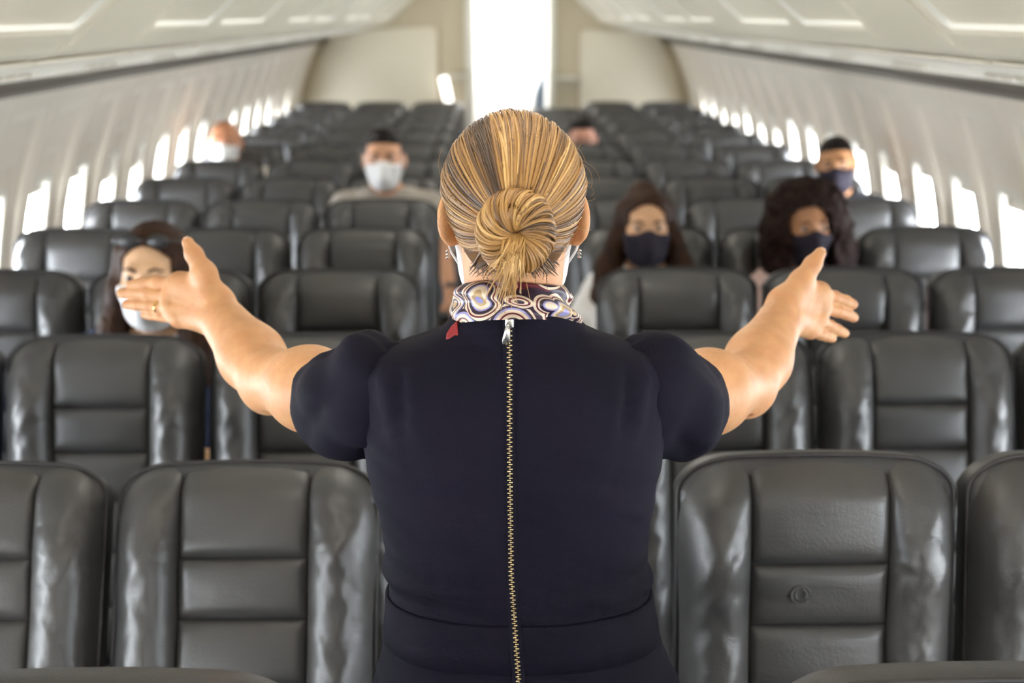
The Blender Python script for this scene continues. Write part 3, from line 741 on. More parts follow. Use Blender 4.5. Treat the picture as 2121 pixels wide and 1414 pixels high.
#        z     cx     a     b     cy
BOD = [(.48, -.002, .180, .145, 1.71), (.75, -.004, .196, .150, 1.71), (.93, -.004, .204, .148, 1.705), (1.005, -.006, .198, .138, 1.70), (1.08, -.012, .172, .124, 1.70), (1.137, -.015, .165, .118, 1.70), (1.212, -.018, .168, .120, 1.70),
       (1.30, -.021, .182, .124, 1.70), (1.36, -.022, .188, .122, 1.70), (1.41, -.022, .186, .112, 1.70), (1.43, -.022, .182, .104, 1.70), (1.445, -.022, .168, .095, 1.70), (1.456, -.022, .138, .087, 1.70), (1.464, -.022, .112, .081, 1.70), (1.474, -.022, .090, .077, 1.70), (1.487, -.022, .078, .073, 1.70), (1.497, -.022, .072, .070, 1.70)]
def cloth_ring(z, grow=0., n=120, folds=1.):
    cx, a_, b_, cy = tab(BOD, z); R = []
    for j in range(n):
        t = 2 * PI * j / n; c, s = math.cos(t), math.sin(t); e = 2 / 2.35
        x = math.copysign(abs(c) ** e, c) * (a_ + grow); y = math.copysign(abs(s) ** e, s) * (b_ + grow)
        nrm = np.array((c, s)); k = 0
        if folds:
            k = .0035 * noise.noise((x * 9, y * 9, z * 22)) + .0022 * noise.noise((x * 14 + 5, y * 14, z * 60 + x * 25))
            if s < 0:    # back: spine hollow, shoulder blades, princess seams
                k -= .010 * math.exp(-(x / .030) ** 2) * float(sstep(1.15, 1.25, z) - sstep(1.40, 1.47, z))
                for q in (-1, 1):
                    k += .010 * math.exp(-((x - q * .085) / .05) ** 2 - ((z - 1.37) / .06) ** 2)
                    xs = q * (.098 + .05 * float(sstep(1.2, 1.42, z)) ** 2); k -= .0022 * math.exp(-((x - xs) / .0022) ** 2)
                    for xf, am, wf in ((.150, .007, .011), (.118, .005, .010), (.134, -.004, .007)):
                        k += am * math.exp(-((x - q * (xf - .16 * max(0, 1.43 - z))) / wf) ** 2) * float(sstep(1.34, 1.40, z) * (1 - sstep(1.43, 1.455, z)))
            k += .004 * math.sin((z - 1.15) * 130 + 6 * x) * math.exp(-((z - 1.165) / .022) ** 2) * float(sstep(.03, .13, abs(x)))
        R.append((cx + x + nrm[0] * k, cy + y + nrm[1] * k, z + .014 * max(0, -s) * float(sstep(1.44, 1.497, z))))
    return R
zs = list(np.linspace(1.128, 1.44, 90)) + list(np.linspace(1.443, 1.497, 30))
bod = MB().rings([cloth_ring(z, .0) for z in zs] + [cloth_ring(1.492, -.006, folds=0)], True, False, False)
dress = achild(bod.build('dress', M['navy'])); dress['label'] = 'navy dress bodice with a back zip'
def dchild(o): o.parent = dress; o.matrix_parent_inverse = Matrix.Identity(4); return o
def dpart(name, mb, m): return dchild(mb.build(name, M[m] if isinstance(m, str) else m))
dpart('waistband', MB().rings([cloth_ring(1.074, -.004), cloth_ring(1.076, .004), cloth_ring(1.095, .0035), cloth_ring(1.115, .003), cloth_ring(1.133, .004), cloth_ring(1.136, .002), cloth_ring(1.134, -.004)], True, False, False), 'navy')
dpart('skirt', MB().rings([cloth_ring(z, .001) for z in list(np.linspace(1.078, .93, 30)) + list(np.linspace(.90, .48, 15))], True, False, False), 'navy')
# sleeves
def sleeve(P, Rr, side):
    P = [np.array(p) for p in P]; n = 48; Rg = []; K = 26; cum = np.linspace(0, len(P) - 1, K)
    pts = np.array([[np.interp(t, range(len(P)), [p[i] for p in P]) for i in range(3)] for t in cum])
    for _ in range(4): pts[1:-1] = (pts[:-2] + 2 * pts[1:-1] + pts[2:]) / 4
    rad = np.array([[np.interp(t, range(len(P)), [r[i] for r in Rr]) for i in range(2)] for t in cum])
    for i in range(K):
        t = pts[min(i + 1, K - 1)] - pts[max(i - 1, 0)]; t /= np.linalg.norm(t)
        up = np.array((0, 0, 1.)); up -= t * (t @ up); up /= np.linalg.norm(up); sd = np.cross(t, up); ring = []
        for j in range(n):
            a = 2 * PI * j / n; f_ = cum[i] / (len(P) - 1)
            k = .004 * noise.noise((i * .12 + 9 * side, 2.2 * math.cos(a), 2.2 * math.sin(a))) + .0045 * math.sin(3 * a + i * .42 + side) * math.sin(PI * f_) - .005 * math.exp(-((((a * side + 1.9 + i * .05) % 1.25) - .6) / .13) ** 2) * math.sin(PI * f_) ** .5 + .006 * math.sin(10 * a) * math.exp(-(f_ / .16) ** 2) * max(0, math.sin(a))
            ring.append(pts[i] + sd * (rad[i, 0] + k) * math.cos(a) + up * (rad[i, 1] + k) * math.sin(a))
        Rg.append(ring)
    last = Rg[-1]; c_ = pts[-1]; Rg.append([c_ + (np.array(p) - c_) * .955 + (pts[-1] - pts[-2]) * .15 for p in last]); Rg.append([pts[-4] + (np.array(p) - c_) * .93 for p in last])
    return MB().rings(Rg, True, False, False)
dpart('sleeve', sleeve([at(842, 800, 1.69), at(790, 806, 1.705), at(735, 830, 1.75), at(698, 842, 1.80)], [(.045, .046), (.069, .077), (.072, .075), (.065, .070)], -1), 'navy')
dpart('sleeve', sleeve([at(1280, 800, 1.69), at(1332, 806, 1.705), at(1382, 832, 1.75), at(1412, 846, 1.80)], [(.045, .046), (.069, .077), (.072, .075), (.065, .070)], 1), 'navy')
# zip down the back
def back_pt(z, dx=0., out=.0):
    R = cloth_ring(min(z, 1.497) - .013 * float(sstep(1.45, 1.50, z)), .004 if z < 1.134 else .0, 240); zx = np.interp(z, [1.0, 1.08, 1.2, 1.35, 1.49], [-.012, -.018, -.026, -.028, -.0275]) + dx
    c = [p for p in R if p[1] < 1.70]; c.sort(key=lambda p: p[0]); x = [p[0] for p in c]; y = [p[1] for p in c]
    return np.array((zx, np.interp(zx, x, y) - out, z))
zz = np.linspace(.98, 1.505, 90); bp = [back_pt(z) for z in zz]
tp = MB(); tp.rings([[p + np.array((dx, dy, 0)) for dx, dy in ((-.0075, .001), (-.0072, -.0012), (-.0035, -.0022), (.0035, -.0022), (.0072, -.0012), (.0075, .001))] for p in bp], False, False, False)
dpart('zipper_tape', tp, 'navy')
te = MB(); n = 190
for i in range(n):
    z = .985 + (1.497 - .985) * i / n; p = np.array([np.interp(z, zz, [q[j] for q in bp]) for j in range(3)]); sx = .0011 * (1 if i % 2 else -1)
    te.box(p[0] + sx - .0021, p[0] + sx + .0021, p[1] - .0042, p[1] - .0012, z - .0008, z + .0008)
o = dpart('zipper_teeth', te, 'brass'); o['kind'] = 'stuff'
p = back_pt(1.499); sl = rbox(p[0] - .0052, p[0] + .0052, p[1] - .0085, p[1] - .001, 1.492, 1.508, .0022, 2, 'zipper_slider'); dchild(obj('zipper_slider', sl, M['silver']))
pt = MB(); pr = [(-.0022, 0), (-.0030, -.006), (-.0042, -.016), (-.0040, -.022), (0, -.0255), (.0040, -.022), (.0042, -.016), (.0030, -.006), (.0022, 0)]
pt.rings([[(p[0] - .002 + x - .08 * z * 0 + .12 * z, p[1] - d + .15 * z * 0, 1.497 + z) for x, z in pr] for d in (.0105, .0085)]); pt.tube([(p[0] - .002, p[1] - .008, 1.499), (p[0] - .002, p[1] - .0105, 1.497), (p[0] - .002, p[1] - .009, 1.494)], .0012, 6)
dpart('zipper_pull', pt, 'silver')

# scarf knotted around the neck
sc = MB(); R = []; n = 96
for q in np.linspace(0, 1, 22):
    ring = []
    for j in range(n):
        t = 2 * PI * j / n; c, s = math.cos(t), math.sin(t)
        a_ = .0775 - .016 * q + .007 * math.sin(PI * q) ; b_ = .083 - .016 * q + .006 * math.sin(PI * q)
        k = .0045 * math.sin(q * 7 + 1.6 * math.sin(t * 1.0 + .6) + t) + .0022 * noise.noise((c * 3, s * 3, q * 6)) + .003 * math.sin(3 * t + q * 11)
        ring.append((-.0225 + c * (a_ + k), 1.70 + s * (b_ + k), 1.474 + .030 * max(0, -s) + (.050 - .008 * max(0, -s)) * q + .003 * math.sin(t * 2 + .7) * q))
    R.append(ring)
R.append([(-.0225 + (p[0] + .0225) * .93, 1.70 + (p[1] - 1.70) * .93, p[2] - .003) for p in R[-1]]); R.append([(p[0], p[1], p[2] - .03) for p in R[-1]])
scarf = achild(sc.rings(R, True, False, False).build('neck_scarf', M['scarf'])); scarf['label'] = 'neck scarf printed with cream, burgundy and lavender rings'
rl = MB(); A = [(-.090, 1.652, 1.494), (-.096, 1.650, 1.489), (-.102, 1.648, 1.480), (-.103, 1.646, 1.470), (-.094, 1.640, 1.468), (-.088, 1.642, 1.480)]
rl.rings([A, [(x + .004, y + .012, z) for x, y, z in A]]); o = rl.build('scarf_lining', M['red'], smooth=False); o.parent = scarf; o['label'] = 'red scarf lining showing at the collar'

# mask and earrings
mk = achild(face_mask(H, M['maskw'], None, .003, front=.006, top=-.02, puff=.010)); mk.name = 'face_mask'
for q in (-1, 1):
    e = H[0]((q * .0785, -.012, -.046)); b = MB()
    for i in range(3): b.tube([e + np.array((0, -.004, -.004 * i)), e + np.array((q * .002, -.009, -.004 * i))], .0016, 6)
    achild(b.build('earring', M['silver']))

# hair: a cap of locks combed back into a bun
hc = HC + np.array((0, -.012, .026)); hr = np.array((.0842, .103, .0935))
def on_cap(d, off=0.): d = d / np.linalg.norm(d); return hc + d * hr * (1 + off / hr.mean())
bun = at(1068, 470, 1.60); bd = (bun - hc) / hr; bd /= np.linalg.norm(bd)
ux = np.cross(bd, (0, 0, 1.)); ux /= np.linalg.norm(ux); uz = np.cross(ux, bd)
if ux[0] < 0: ux = -ux
if uz[2] < 0: uz = -uz
S = Sdf(); S.ell(hc, hr - .003, .02); S.ell(hc + np.array((0, -.030, -.055)), (.052, .040, .050), .03)
G, lo_, vx, ax = S.grid(.004); X, Y, Z = np.meshgrid(*ax, indexing='ij', sparse=True)
l = local_of(H, X, Y, Z, None)
cut = np.maximum(-(l[2] + .062 - .0 * l[1]), (l[1] - .055) + np.maximum(-(l[2] - .03), 0) * .9)      # nape and hairline
ear = .040 - np.sqrt(((np.abs(l[0]) - .085) / 1) ** 2 + (l[1] + .010) ** 2 + ((l[2] + .012) / 1.2) ** 2)
G = np.maximum.reduce([G, cut.astype(np.float32), ear.astype(np.float32)])
V, F = nets(G, lo_, vx); me = np_mesh('hair', V, F, 1)
base = achild(obj('hair', me, M['blond'])); base['label'] = 'blond hair combed back into a low bun'
tv = np.array([.24 + .16 * noise.noise((v[0] * 40, v[1] * 15, v[2] * 12)) for v in V], np.float32); a_ = me.attributes.new('tone', 'FLOAT', 'POINT'); a_.data.foreach_set('value', tv)
Ls = []; rr = random.Random(3)
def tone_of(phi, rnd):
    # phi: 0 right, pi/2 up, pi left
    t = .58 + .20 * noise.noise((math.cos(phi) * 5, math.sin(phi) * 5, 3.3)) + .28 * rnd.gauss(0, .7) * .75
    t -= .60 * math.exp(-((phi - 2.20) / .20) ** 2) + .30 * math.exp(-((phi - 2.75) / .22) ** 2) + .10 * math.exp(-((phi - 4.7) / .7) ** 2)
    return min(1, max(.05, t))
for i in range(1500):
    phi = rr.uniform(0, 2 * PI); dn = math.sin(phi)
    amax = 2.15 if dn > -.1 else 2.15 + (dn + .1) * 1.55
    if dn < -.5: amax = 1.25
    amax *= rr.uniform(.75, 1.02); bend = rr.gauss(0, .05) + .12 * math.sin(phi * 2 + .4); off = rr.uniform(-.0008, .0032); P = []; K = 18
    wob = rr.uniform(0, 6); amp = rr.uniform(0, .025)
    ok = True
    for j in range(K):
        s = j / (K - 1); a = .05 + (amax - .05) * s; ph = phi + bend * math.sin(PI * s) + amp * math.sin(wob + 5 * s) * (1 - s * .5)
        d = bd * math.cos(a) + (ux * math.cos(ph) + uz * math.sin(ph)) * math.sin(a); p = on_cap(d, off)
        q = (H[1].T @ (p - HC)) / H[2]
        if math.hypot(q[1] + .008, (q[2] + .012) / 1.15) < .036 and abs(q[0]) > .05: break
        if q[2] < -.078 or (q[1] > .05 and q[2] < .03): break
        P.append(p)
    if len(P) < 4: continue
    k = len(P); r = rr.uniform(.0007, .0021) * np.sin(np.linspace(.45, PI - .25, k)) ** .7
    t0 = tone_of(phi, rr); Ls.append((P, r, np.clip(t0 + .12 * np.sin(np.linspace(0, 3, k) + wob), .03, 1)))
for i in range(420):   # lower locks swept up from the nape and from behind the ears
    sd_ = rr.choice((-1, 1)); u = rr.random() ** .8
    A_ = rr.random() < .6
    if A_: q0 = np.array((sd_ * (.005 + .050 * u), -.084 + .040 * u ** 1.5, -.076 + .032 * rr.random()))
    else: q0 = np.array((sd_ * (.054 + .006 * rr.random()), -.056 + .008 * rr.random(), -.048 + .045 * u))
    p0 = HC + H[1] @ (q0 * H[2]); p1 = bun + np.array((rr.gauss(0, .008), .004, rr.gauss(-.012, .006))); L_ = np.linalg.norm(p1 - p0); P = []
    for s_ in np.linspace(0, 1, 12):
        p = p0 + (p1 - p0) * s_; v_ = p - hc; v_ = v_ / np.linalg.norm(v_)
        pc = hc + v_ / np.linalg.norm(v_ / hr) * (1.012 + .015 * rr.random()); b_ = float(sstep(0, .5, s_)) * (.75 if A_ else .85); P.append(p * (1 - b_) + pc * b_ + np.array((0, -.004 * math.sin(PI * s_), 0)))
    P = np.array(P)
    for _ in range(2): P[1:-1] = (P[:-2] + 2 * P[1:-1] + P[2:]) / 4
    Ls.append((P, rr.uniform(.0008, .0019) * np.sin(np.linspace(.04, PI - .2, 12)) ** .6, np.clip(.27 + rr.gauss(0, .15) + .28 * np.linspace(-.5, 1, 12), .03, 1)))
for i in range(60):   # short nape wisps
    x = rr.uniform(-.05, .05); z = rr.uniform(-.075, -.055); p0 = HC + np.array((x, -.075 + abs(x) * .5, z + .02)); p1 = p0 + np.array((rr.gauss(0, .004), -.006, -rr.uniform(.01, .03)))
    Ls.append(([p0, (p0 + p1) / 2 + np.array((rr.gauss(0, .002), -.002, 0)), p1], [.0007, .0006, .0003], .15 + .3 * rr.random()))
o = strands('combed_lock', Ls, M['blond'], None, 5); o.parent = base; o['kind'] = 'stuff'
# the bun: locks wound around a ring
bn = bd * 1.0; bn = np.array((-.0, -1, -.12)); bn /= np.linalg.norm(bn); bc = on_cap(bd, .0) + bn * .012
bx = np.array((1., 0, 0)); bz = np.cross(bx, bn); bz = bz if bz[2] > 0 else -bz
Lb = []
S = Sdf(); 
for q in np.linspace(0, 2 * PI, 14)[:-1]: S.ell(bc + bx * .0228 * math.cos(q) + bz * .0255 * math.sin(q), (.0165,) * 3, .012)
G, lo_, vx, ax = S.grid(.003); V, F = nets(G, lo_, vx); me = np_mesh('bun', V, F, 1); a_ = me.attributes.new('tone', 'FLOAT', 'POINT'); a_.data.foreach_set('value', np.full(len(V), .28, np.float32))
bo = obj('bun', me, M['blond']); bo.parent = base
for i in range(520):
    th0 = rr.uniform(0, 2 * PI); tw = rr.uniform(.7, 1.7); off = rr.uniform(-.001, .0048); m0 = rr.uniform(-.2, .3); P = []
    for s in np.linspace(0, 1, 14):
        mi = PI * (1.05 - 1.35 * s) + m0; ma = th0 - tw * s
        R_, r_ = .0232, .0175 + off; e = 1.10
        ring = bx * math.cos(ma) + bz * math.sin(ma) * e
        P.append(bc + ring * (R_ + r_ * math.cos(mi)) + bn * r_ * math.sin(mi) * 1.05)
    t0 = min(1, max(.08, .62 + .2 * noise.noise((math.cos(th0) * 3, math.sin(th0) * 3, 1)) + rr.gauss(0, .16) - .18 * (math.sin(th0) > .3 and math.cos(th0) > 0)))
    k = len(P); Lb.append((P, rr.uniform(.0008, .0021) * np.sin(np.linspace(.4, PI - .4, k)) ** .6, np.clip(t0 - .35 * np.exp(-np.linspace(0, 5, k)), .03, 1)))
for i in range(110):  # the loose tail under the bun
    x0 = rr.gauss(0, .006); x1 = rr.gauss(-.014, .012); ln = rr.uniform(.035, .078) if rr.random() > .15 else rr.uniform(.07, .09)
    P = [bc + bx * (x0 + (x1 - x0) * s) + bn * (.012 + .022 * math.sin(PI * min(1, s * 1.15)) * (1 if s < .8 else .9)) + np.array((0, 0, -ln * s)) for s in np.linspace(0, 1, 9)]
    Lb.append((P, rr.uniform(.0007, .0017) * np.linspace(1, .25, 9), .75 + rr.gauss(0, .13)))
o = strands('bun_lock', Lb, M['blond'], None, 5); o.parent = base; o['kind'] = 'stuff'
Lf = []
for i in range(40):   # flyaway hairs
    ph = rr.uniform(-.6, 3.7); a0 = rr.uniform(.9, 1.5); d = bd * math.cos(a0) + (ux * math.cos(ph) + uz * math.sin(ph)) * math.sin(a0); p = on_cap(d, .001); n_ = d
    t_ = np.array((rr.gauss(0, 1), rr.gauss(0, 1), rr.gauss(-.4, 1))); t_ -= n_ * (t_ @ n_); t_ /= np.linalg.norm(t_); ln = rr.uniform(.015, .05)
    Lf.append(([p + t_ * ln * s + n_ * .010 * math.sin(PI * s * .8) for s in np.linspace(0, 1, 8)], np.full(8, .00022), .7))
o = strands('flyaway_hair', Lf, M['blond'], None, 3); o.parent = base; o['kind'] = 'stuff'

# ---- seated passengers
def clothm(name, c, c2=None): return mat(name, c, .85, .2, bump=[(500, .3, None), (14, .5, None)], vary=(12, c2 or c))
def passenger(label, k, side, c, eyes, D, skin, mask, hair, top, yaw=0., pitch=0., roll=0., fem=False, hs=1., sleeves='long', arms=None, legs=None, extra=None):
    sx, sy = seat_x(side, c), row_y(k)
    T = empty('person', (sx, sy - .1, 0)); tag(T, label, 'person'); inv = Matrix.Translation((-sx, -sy + .1, 0))
    def ch(o, par=None):
        if par is None: o.parent = T; o.matrix_parent_inverse = inv
        else: o.parent = par
        return o
    hcn = at(*eyes, D) - np.array((0, 0, .006)); Hh = head_frame(hcn, PI + yaw, pitch, roll, hs)
    P = Hh[0]
    hip = np.array((sx, sy - .13, .545)); nb = P((0, -.02, -.13)); nb[0] += (sx - nb[0]) * .25
    ch_ = nb + np.array((0, .0, -.16)); wsh = .155 if fem else .185; shz = -.065
    sh = {q: nb + np.array((q * wsh, .0, shz)) for q in (-1, 1)}
    el = {q: np.array((sx + q * .235, sy - .17, .72)) for q in (-1, 1)}; wr = {q: np.array((sx + q * .12, sy - .37, .64)) for q in (-1, 1)}
    hd = {q: wr[q] + np.array((-q * .04, -.08, 0)) for q in (-1, 1)}
    for (part, q), p in (arms or {}).items(): {'el': el, 'wr': wr, 'hd': hd, 'sh': sh}[part][q] = np.array(p, float)
    # body
    S = Sdf(); add_head(S, Hh, True, fem)
    S.cap(P((0, -.02, -.06)), nb + np.array((0, .01, -.03)), .047 if fem else .056, .055 if fem else .066, .03)
    def torso(S, g):
        S.cap(hip + np.array((0, 0, .02)), ch_, .125 + g, .12 + g, .05, (1.15, .82, 1)); S.cap(sh[-1] + np.array((.05, 0, 0)), sh[1] - np.array((.05, 0, 0)), .055 + g, None, .05)
        S.cap(nb + np.array((-.06, 0, -.04)), nb + np.array((.06, 0, -.04)), .045 + g, None, .05)
        if fem:
            for q in (-1, 1): S.ell(ch_ + np.array((q * .07, -.10, -.02)), (.06 + g, .05 + g, .06 + g), .04)
    torso(S, -.005)
    for q in (-1, 1):
        S.cap(sh[q], el[q], .048, .038, .03); S.cap(el[q], wr[q], .038, .027, .02)
        f = hd[q] - wr[q]; f /= np.linalg.norm(f); s_ = np.cross(f, (0, 0, 1.)); s_ /= np.linalg.norm(s_) + 1e-9
        S.cap(wr[q], wr[q] + f * .07, .024, .026, .02, (1, 1, .8))
        for j in range(4):
            b0 = wr[q] + f * .08 + s_ * (j - 1.5) * .018; S.chain([b0, b0 + f * .04 + np.array((0, 0, -.008)), b0 + f * .07 + np.array((0, 0, -.026))], [.0095, .009, .0075], .005)
        S.chain([wr[q] + f * .02, wr[q] + f * .05 - s_ * q * .04, wr[q] + f * .08 - s_ * q * .045], [.014, .011, .009], .01)
        S.chain([hip + np.array((q * .09, 0, 0)), hip + np.array((q * .11, -.43, .0)), hip + np.array((q * .11, -.42, -.46))], [.075, .058, .04], .03)
        S.cap(hip + np.array((q * .11, -.41, -.505)), hip + np.array((q * .12, -.53, -.51)), .036, .03, .02)
    G, lo_, vx, _ = S.grid(.0055); V, F = nets(G, lo_, vx); ch(obj('body', np_mesh('body', V, F, 1), skin))
    # clothes
    S = Sdf(); torso(S, .010)
    if sleeves != 'none':
        for q in (-1, 1):
            if sleeves == 'long': S.cap(sh[q], el[q], .060, .050, .03); S.cap(el[q], wr[q], .050, .038, .02)
            else: S.cap(sh[q], sh[q] + (el[q] - sh[q]) * .55, .062, .058, .03)
    S.ell(nb + np.array((0, -.03, .045)), (.070, .085, .055), .02, None, '-')
    G, lo_, vx, ax = S.grid(.008); X, Y, Z = np.meshgrid(*ax, indexing='ij', sparse=True)
    G = G + (.004 * np.sin(X * 45 + Z * 30) * np.sin(Y * 38 + Z * 52)).astype(np.float32)
    if extra and extra[0] == 'open_jacket':
        Gs = G + .008; V, F = nets(Gs, lo_, vx); ch(obj('blouse', np_mesh('blouse', V, F, 2), extra[1]))
        vcut = np.minimum(.035 + .25 * np.maximum(Z - ch_[2], 0) - np.abs(X - nb[0]), (ch_[1] - .02) - Y); G = np.maximum(G, vcut.astype(np.float32))
    V, F = nets(G, lo_, vx); ch(obj('jacket' if extra and extra[0] == 'open_jacket' else 'shirt', np_mesh('shirt', V, F, 2), top))
    S = Sdf(); S.ell(hip, (.185, .14, .12), .04)
    for q in (-1, 1): S.chain([hip + np.array((q * .09, 0, 0)), hip + np.array((q * .11, -.43, .0)), hip + np.array((q * .11, -.42, -.43))], [.088, .072, .056], .04)
    G, lo_, vx, ax = S.grid(.010); V, F = nets(G, lo_, vx); ch(obj('trousers', np_mesh('trousers', V, F, 2), legs))
    for q in (-1, 1):
        S = Sdf(); S.cap(hip + np.array((q * .11, -.40, -.495)), hip + np.array((q * .12, -.54, -.505)), .046, .038, .02); G, lo_, vx, ax = S.grid(.009)
        G[:, :, :max(0, int((.004 - lo_[2]) / vx))] = .3
        V, F = nets(G, lo_, vx); ch(obj('shoe', np_mesh('shoe', V, F, 1), M['black_plastic']))
    # face
    add_eyes_to = []
    n0 = set(bpy.data.objects); add_eyes(Hh, None); brows(Hh, hair[1], None, .0035 if fem else .0048)
    for o in set(bpy.data.objects) - n0:
        if o.parent is None: ch(o)
    if mask: m_ = face_mask(Hh, mask, None, .0045); ch(m_)
    # hair
    st, hm = hair
    if st:
        S = Sdf(); E = lambda c_, r_, kk=.02: S.ell(P(c_), np.array(r_) * hs, kk, Hh[1])
        if st == 'short': E((0, -.016, .034), (.080, .101, .089)); E((0, -.03, -.005), (.078, .085, .08))
        if st == 'quiff': E((0, -.016, .032), (.077, .099, .087)); E((0, .03, .105), (.040, .045, .024), .03); E((0, -.03, -.005), (.077, .085, .07))
        if st == 'crop': E((0, -.016, .031), (.077, .098, .086)); E((0, -.03, -.005), (.077, .085, .08))
        if st in ('long', 'half_up'):
            E((0, -.018, .034), (.082, .106, .092)); E((0, -.06, -.06), (.082, .06, .12), .04)
            for q in (-1, 1):
                wv = .0 if st == 'long' else .02
                S.chain([P((q * .072, -.01, .05)), P((q * .086, .0, -.04)), P((q * (.098 + wv), .01, -.14)), P((q * (.105 + wv * 1.6), .045, -.23)), P((q * .10, .075, -.36))], [.024 * hs, .028 * hs, .038 * hs, .040 * hs, .022 * hs], .03)
                if st == 'half_up': S.chain([P((q * .075, -.03, -.02)), P((q * .110, -.02, -.13)), P((q * .128, .01, -.24))], [.022, .036, .038], .03)
            if st == 'half_up': E((.01, -.03, .115), (.032, .034, .028), .025)
        if st == 'afro':
            E((-.020, -.03, .035), (.135, .120, .120)); E((-.045, -.02, -.065), (.130, .110, .120), .05); E((.06, -.01, -.07), (.075, .09, .12), .05); E((-.09, .0, -.10), (.080, .09, .10), .05)
        G, lo_, vx, ax = S.grid(.0055); X, Y, Z = np.meshgrid(*ax, indexing='ij', sparse=True); l = local_of(Hh, X, Y, Z, None)
        if st == 'afro':
            for fr, am in ((60, .009), (115, .007), (190, .004)): G = G + (am * np.sin(l[0] * fr + 2 * np.sin(l[1] * fr * .7)) * np.sin(l[1] * fr * 1.1 + l[2] * fr * .4) * np.sin(l[2] * fr + 1.3 * np.sin(l[0] * fr * .6))).astype(np.float32)
            fc = np.minimum(.062 - np.abs(l[0] - .008 - .12 * l[2]), np.minimum(l[1] - .02, .074 - l[2] - 7 * (l[0] - .01) ** 2))
        elif st in ('long', 'half_up'):
            G = G + (.0025 * np.sin(l[0] * 260 + 4 * np.sin(l[2] * 30)) * np.sin(l[1] * 230 + 2 * np.sin(l[2] * 22))).astype(np.float32)
            fc = np.minimum(.056 - np.abs(l[0]), np.minimum(l[1] - .03, .078 - l[2] - 10 * l[0] ** 2))
        else:
            G = G + (.0018 * np.sin(l[0] * 300) * np.sin(l[1] * 280)).astype(np.float32)
            hl = .070 if st != 'crop' else .066
            fc = np.maximum(np.minimum(l[1] - .015, hl - l[2] - .02 * np.cos(l[0] * 60) * 0 - 3 * l[0] ** 2), np.maximum(-.045 - l[2], np.minimum(l[1] + .035, .012 - l[2])))
        G = np.maximum(G, (fc * hs).astype(np.float32)); V, F = nets(G, lo_, vx); ch(obj('hair', np_mesh('hair', V, F, 1), hm))
    return T, Hh, ch, (el, wr, hd)
def skinm(name, c): return mat(name, c, .5, .4, vary=(30, tuple(x * .86 for x in c)))
jean = clothm('dark_jeans', (.03, .04, .08), (.045, .06, .11)); khaki = clothm('pale_shorts', (.55, .52, .47))
DENIM = clothm('dark_denim', (.018, .026, .055), (.03, .042, .085)); WHITE = clothm('white_cotton', (.72, .70, .70)); BEIGE = clothm('beige_cotton', (.40, .36, .32)); CREAM = clothm('cream_cotton', (.66, .60, .52)); PINK = clothm('pink_cotton', (.62, .44, .41)); GREY = clothm('grey_cotton', (.16, .16, .17)); DARKT = clothm('dark_cotton', (.03, .03, .035))
T, Hh, ch, A = passenger('person with long dark hair, white mask and sunglasses pushed up, behind a raised hand', 3, -1, 1, (319, 564), 3.58, skinm('light_tan_skin', (.66, .40, .23)), M['maskw'], ('long', M['brown_hair']), DENIM, fem=True, yaw=-.06, hs=1.08,
    arms={('el', 1): at(396, 800, 3.52), ('wr', 1): at(394, 915, 3.36), ('hd', 1): at(392, 960, 3.28)}, legs=jean, extra=('open_jacket', WHITE))
P = Hh[0]; sg = MB()
for q in (-1, 1): sg.rings([[P((q * .034 + rx * math.cos(t), yy, .090 + rx * .62 * math.sin(t))) for t in np.linspace(0, 2 * PI, 17)[:-1]] for rx, yy in ((.024, .064), (.027, .067), (.024, .071))])
sg.tube([P((-.012, .074, .092)), P((0, .076, .095)), P((.012, .074, .092))], .0025, 6)
for q in (-1, 1): sg.tube([P((q * .060, .068, .090)), P((q * .084, .03, .085)), P((q * .088, -.04, .06))], .003, 6)
ch(sg.build('sunglasses', M['black_plastic']))
passenger('bald person in white mask and cream shirt by the left windows', 8, -1, 2, (466, 292), 7.58, skinm('ruddy_skin', (.50, .22, .115)), M['maskw'], ('', M['brown_hair']), CREAM, legs=jean, hs=1.02)
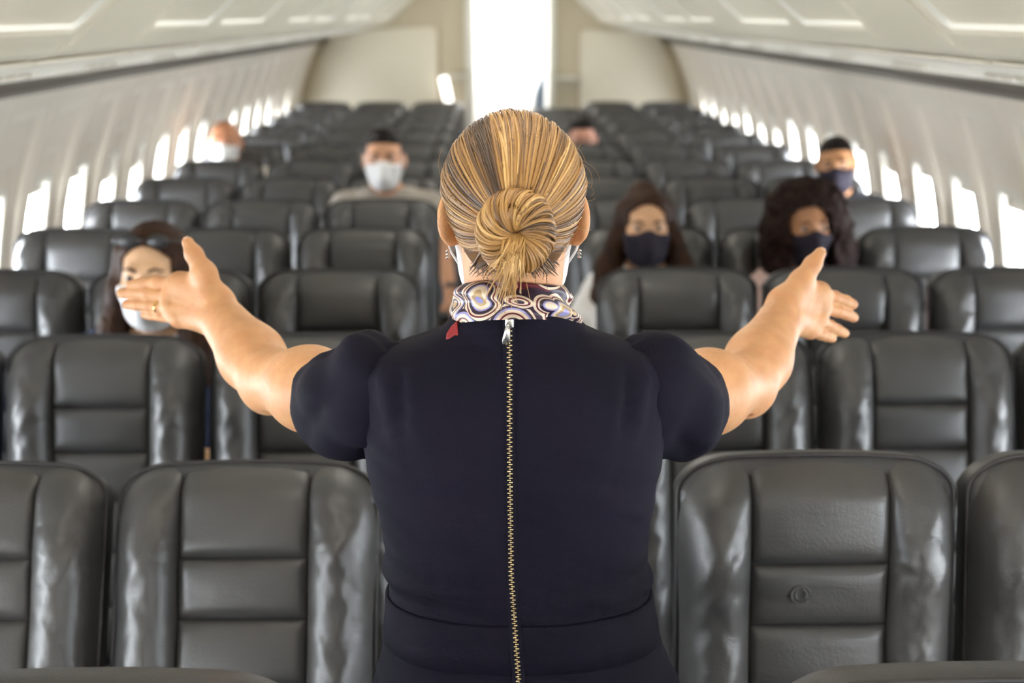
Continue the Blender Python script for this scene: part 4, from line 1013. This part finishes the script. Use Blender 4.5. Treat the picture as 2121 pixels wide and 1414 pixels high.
T, Hh, ch, (el, wr, hd) = passenger('person with short dark hair and white mask, left aisle seat', 6, -1, 0, (796, 326), 6.06, skinm('warm_tan_skin', (.55, .28, .16)), M['maskw'], ('quiff', M['black_hair']), BEIGE, sleeves='short', hs=1.04,
    arms={('el', 1): at(918, 532, 5.98), ('wr', 1): at(934, 606, 5.80), ('hd', 1): at(928, 655, 5.70)}, legs=khaki)
d_ = hd[1] - wr[1]; d_ /= np.linalg.norm(d_); u_ = np.cross(d_, (0, 1., 0)); u_ /= np.linalg.norm(u_); v_ = np.cross(d_, u_); wc = wr[1] - d_ * .02
wt = MB().rings([[wc + d_ * s_ + (u_ * math.cos(t) + v_ * math.sin(t)) * r_ for t in np.linspace(0, 2 * PI, 25)[:-1]] for s_, r_ in ((-.014, .028), (-.012, .0325), (.012, .0325), (.014, .028))], True, False, False)
ch(wt.build('wristwatch', M['black_plastic']))
passenger('person with brown half-up hair, black mask and white sleeves, right aisle seat', 4, 1, 0, (1337, 465), 4.46, skinm('tan_skin_soft', (.60, .34, .19)), M['maskb'], ('half_up', M['brown_hair']), WHITE, fem=True,
    arms={('el', -1): at(1205, 668, 4.38), ('sh', -1): at(1245, 596, 4.5)}, legs=jean)
passenger('person with big dark curly hair, black mask and pink top', 4, 1, 1, (1664, 464), 4.46, skinm('brown_skin', (.42, .20, .10)), M['maskb'], ('afro', M['afro']), PINK, fem=True, yaw=.22, pitch=-.03,
    arms={('sh', -1): at(1580, 600, 4.5), ('el', -1): at(1562, 690, 4.38)}, legs=jean)
passenger('person with cropped black hair and black mask leaning by the right windows', 6, 1, 2, (1732, 336), 6.05, skinm('bronze_skin', (.46, .22, .10)), M['maskb'], ('crop', M['black_hair']), DARKT, yaw=-.25, pitch=-.08, roll=.10, legs=jean)
passenger('person with dark hair and black mask far back in the right aisle seat', 9, 1, 0, (1206, 284), 8.40, skinm('pink_skin', (.58, .28, .19)), M['maskb'], ('short', M['black_hair']), GREY, pitch=-.15, legs=jean)
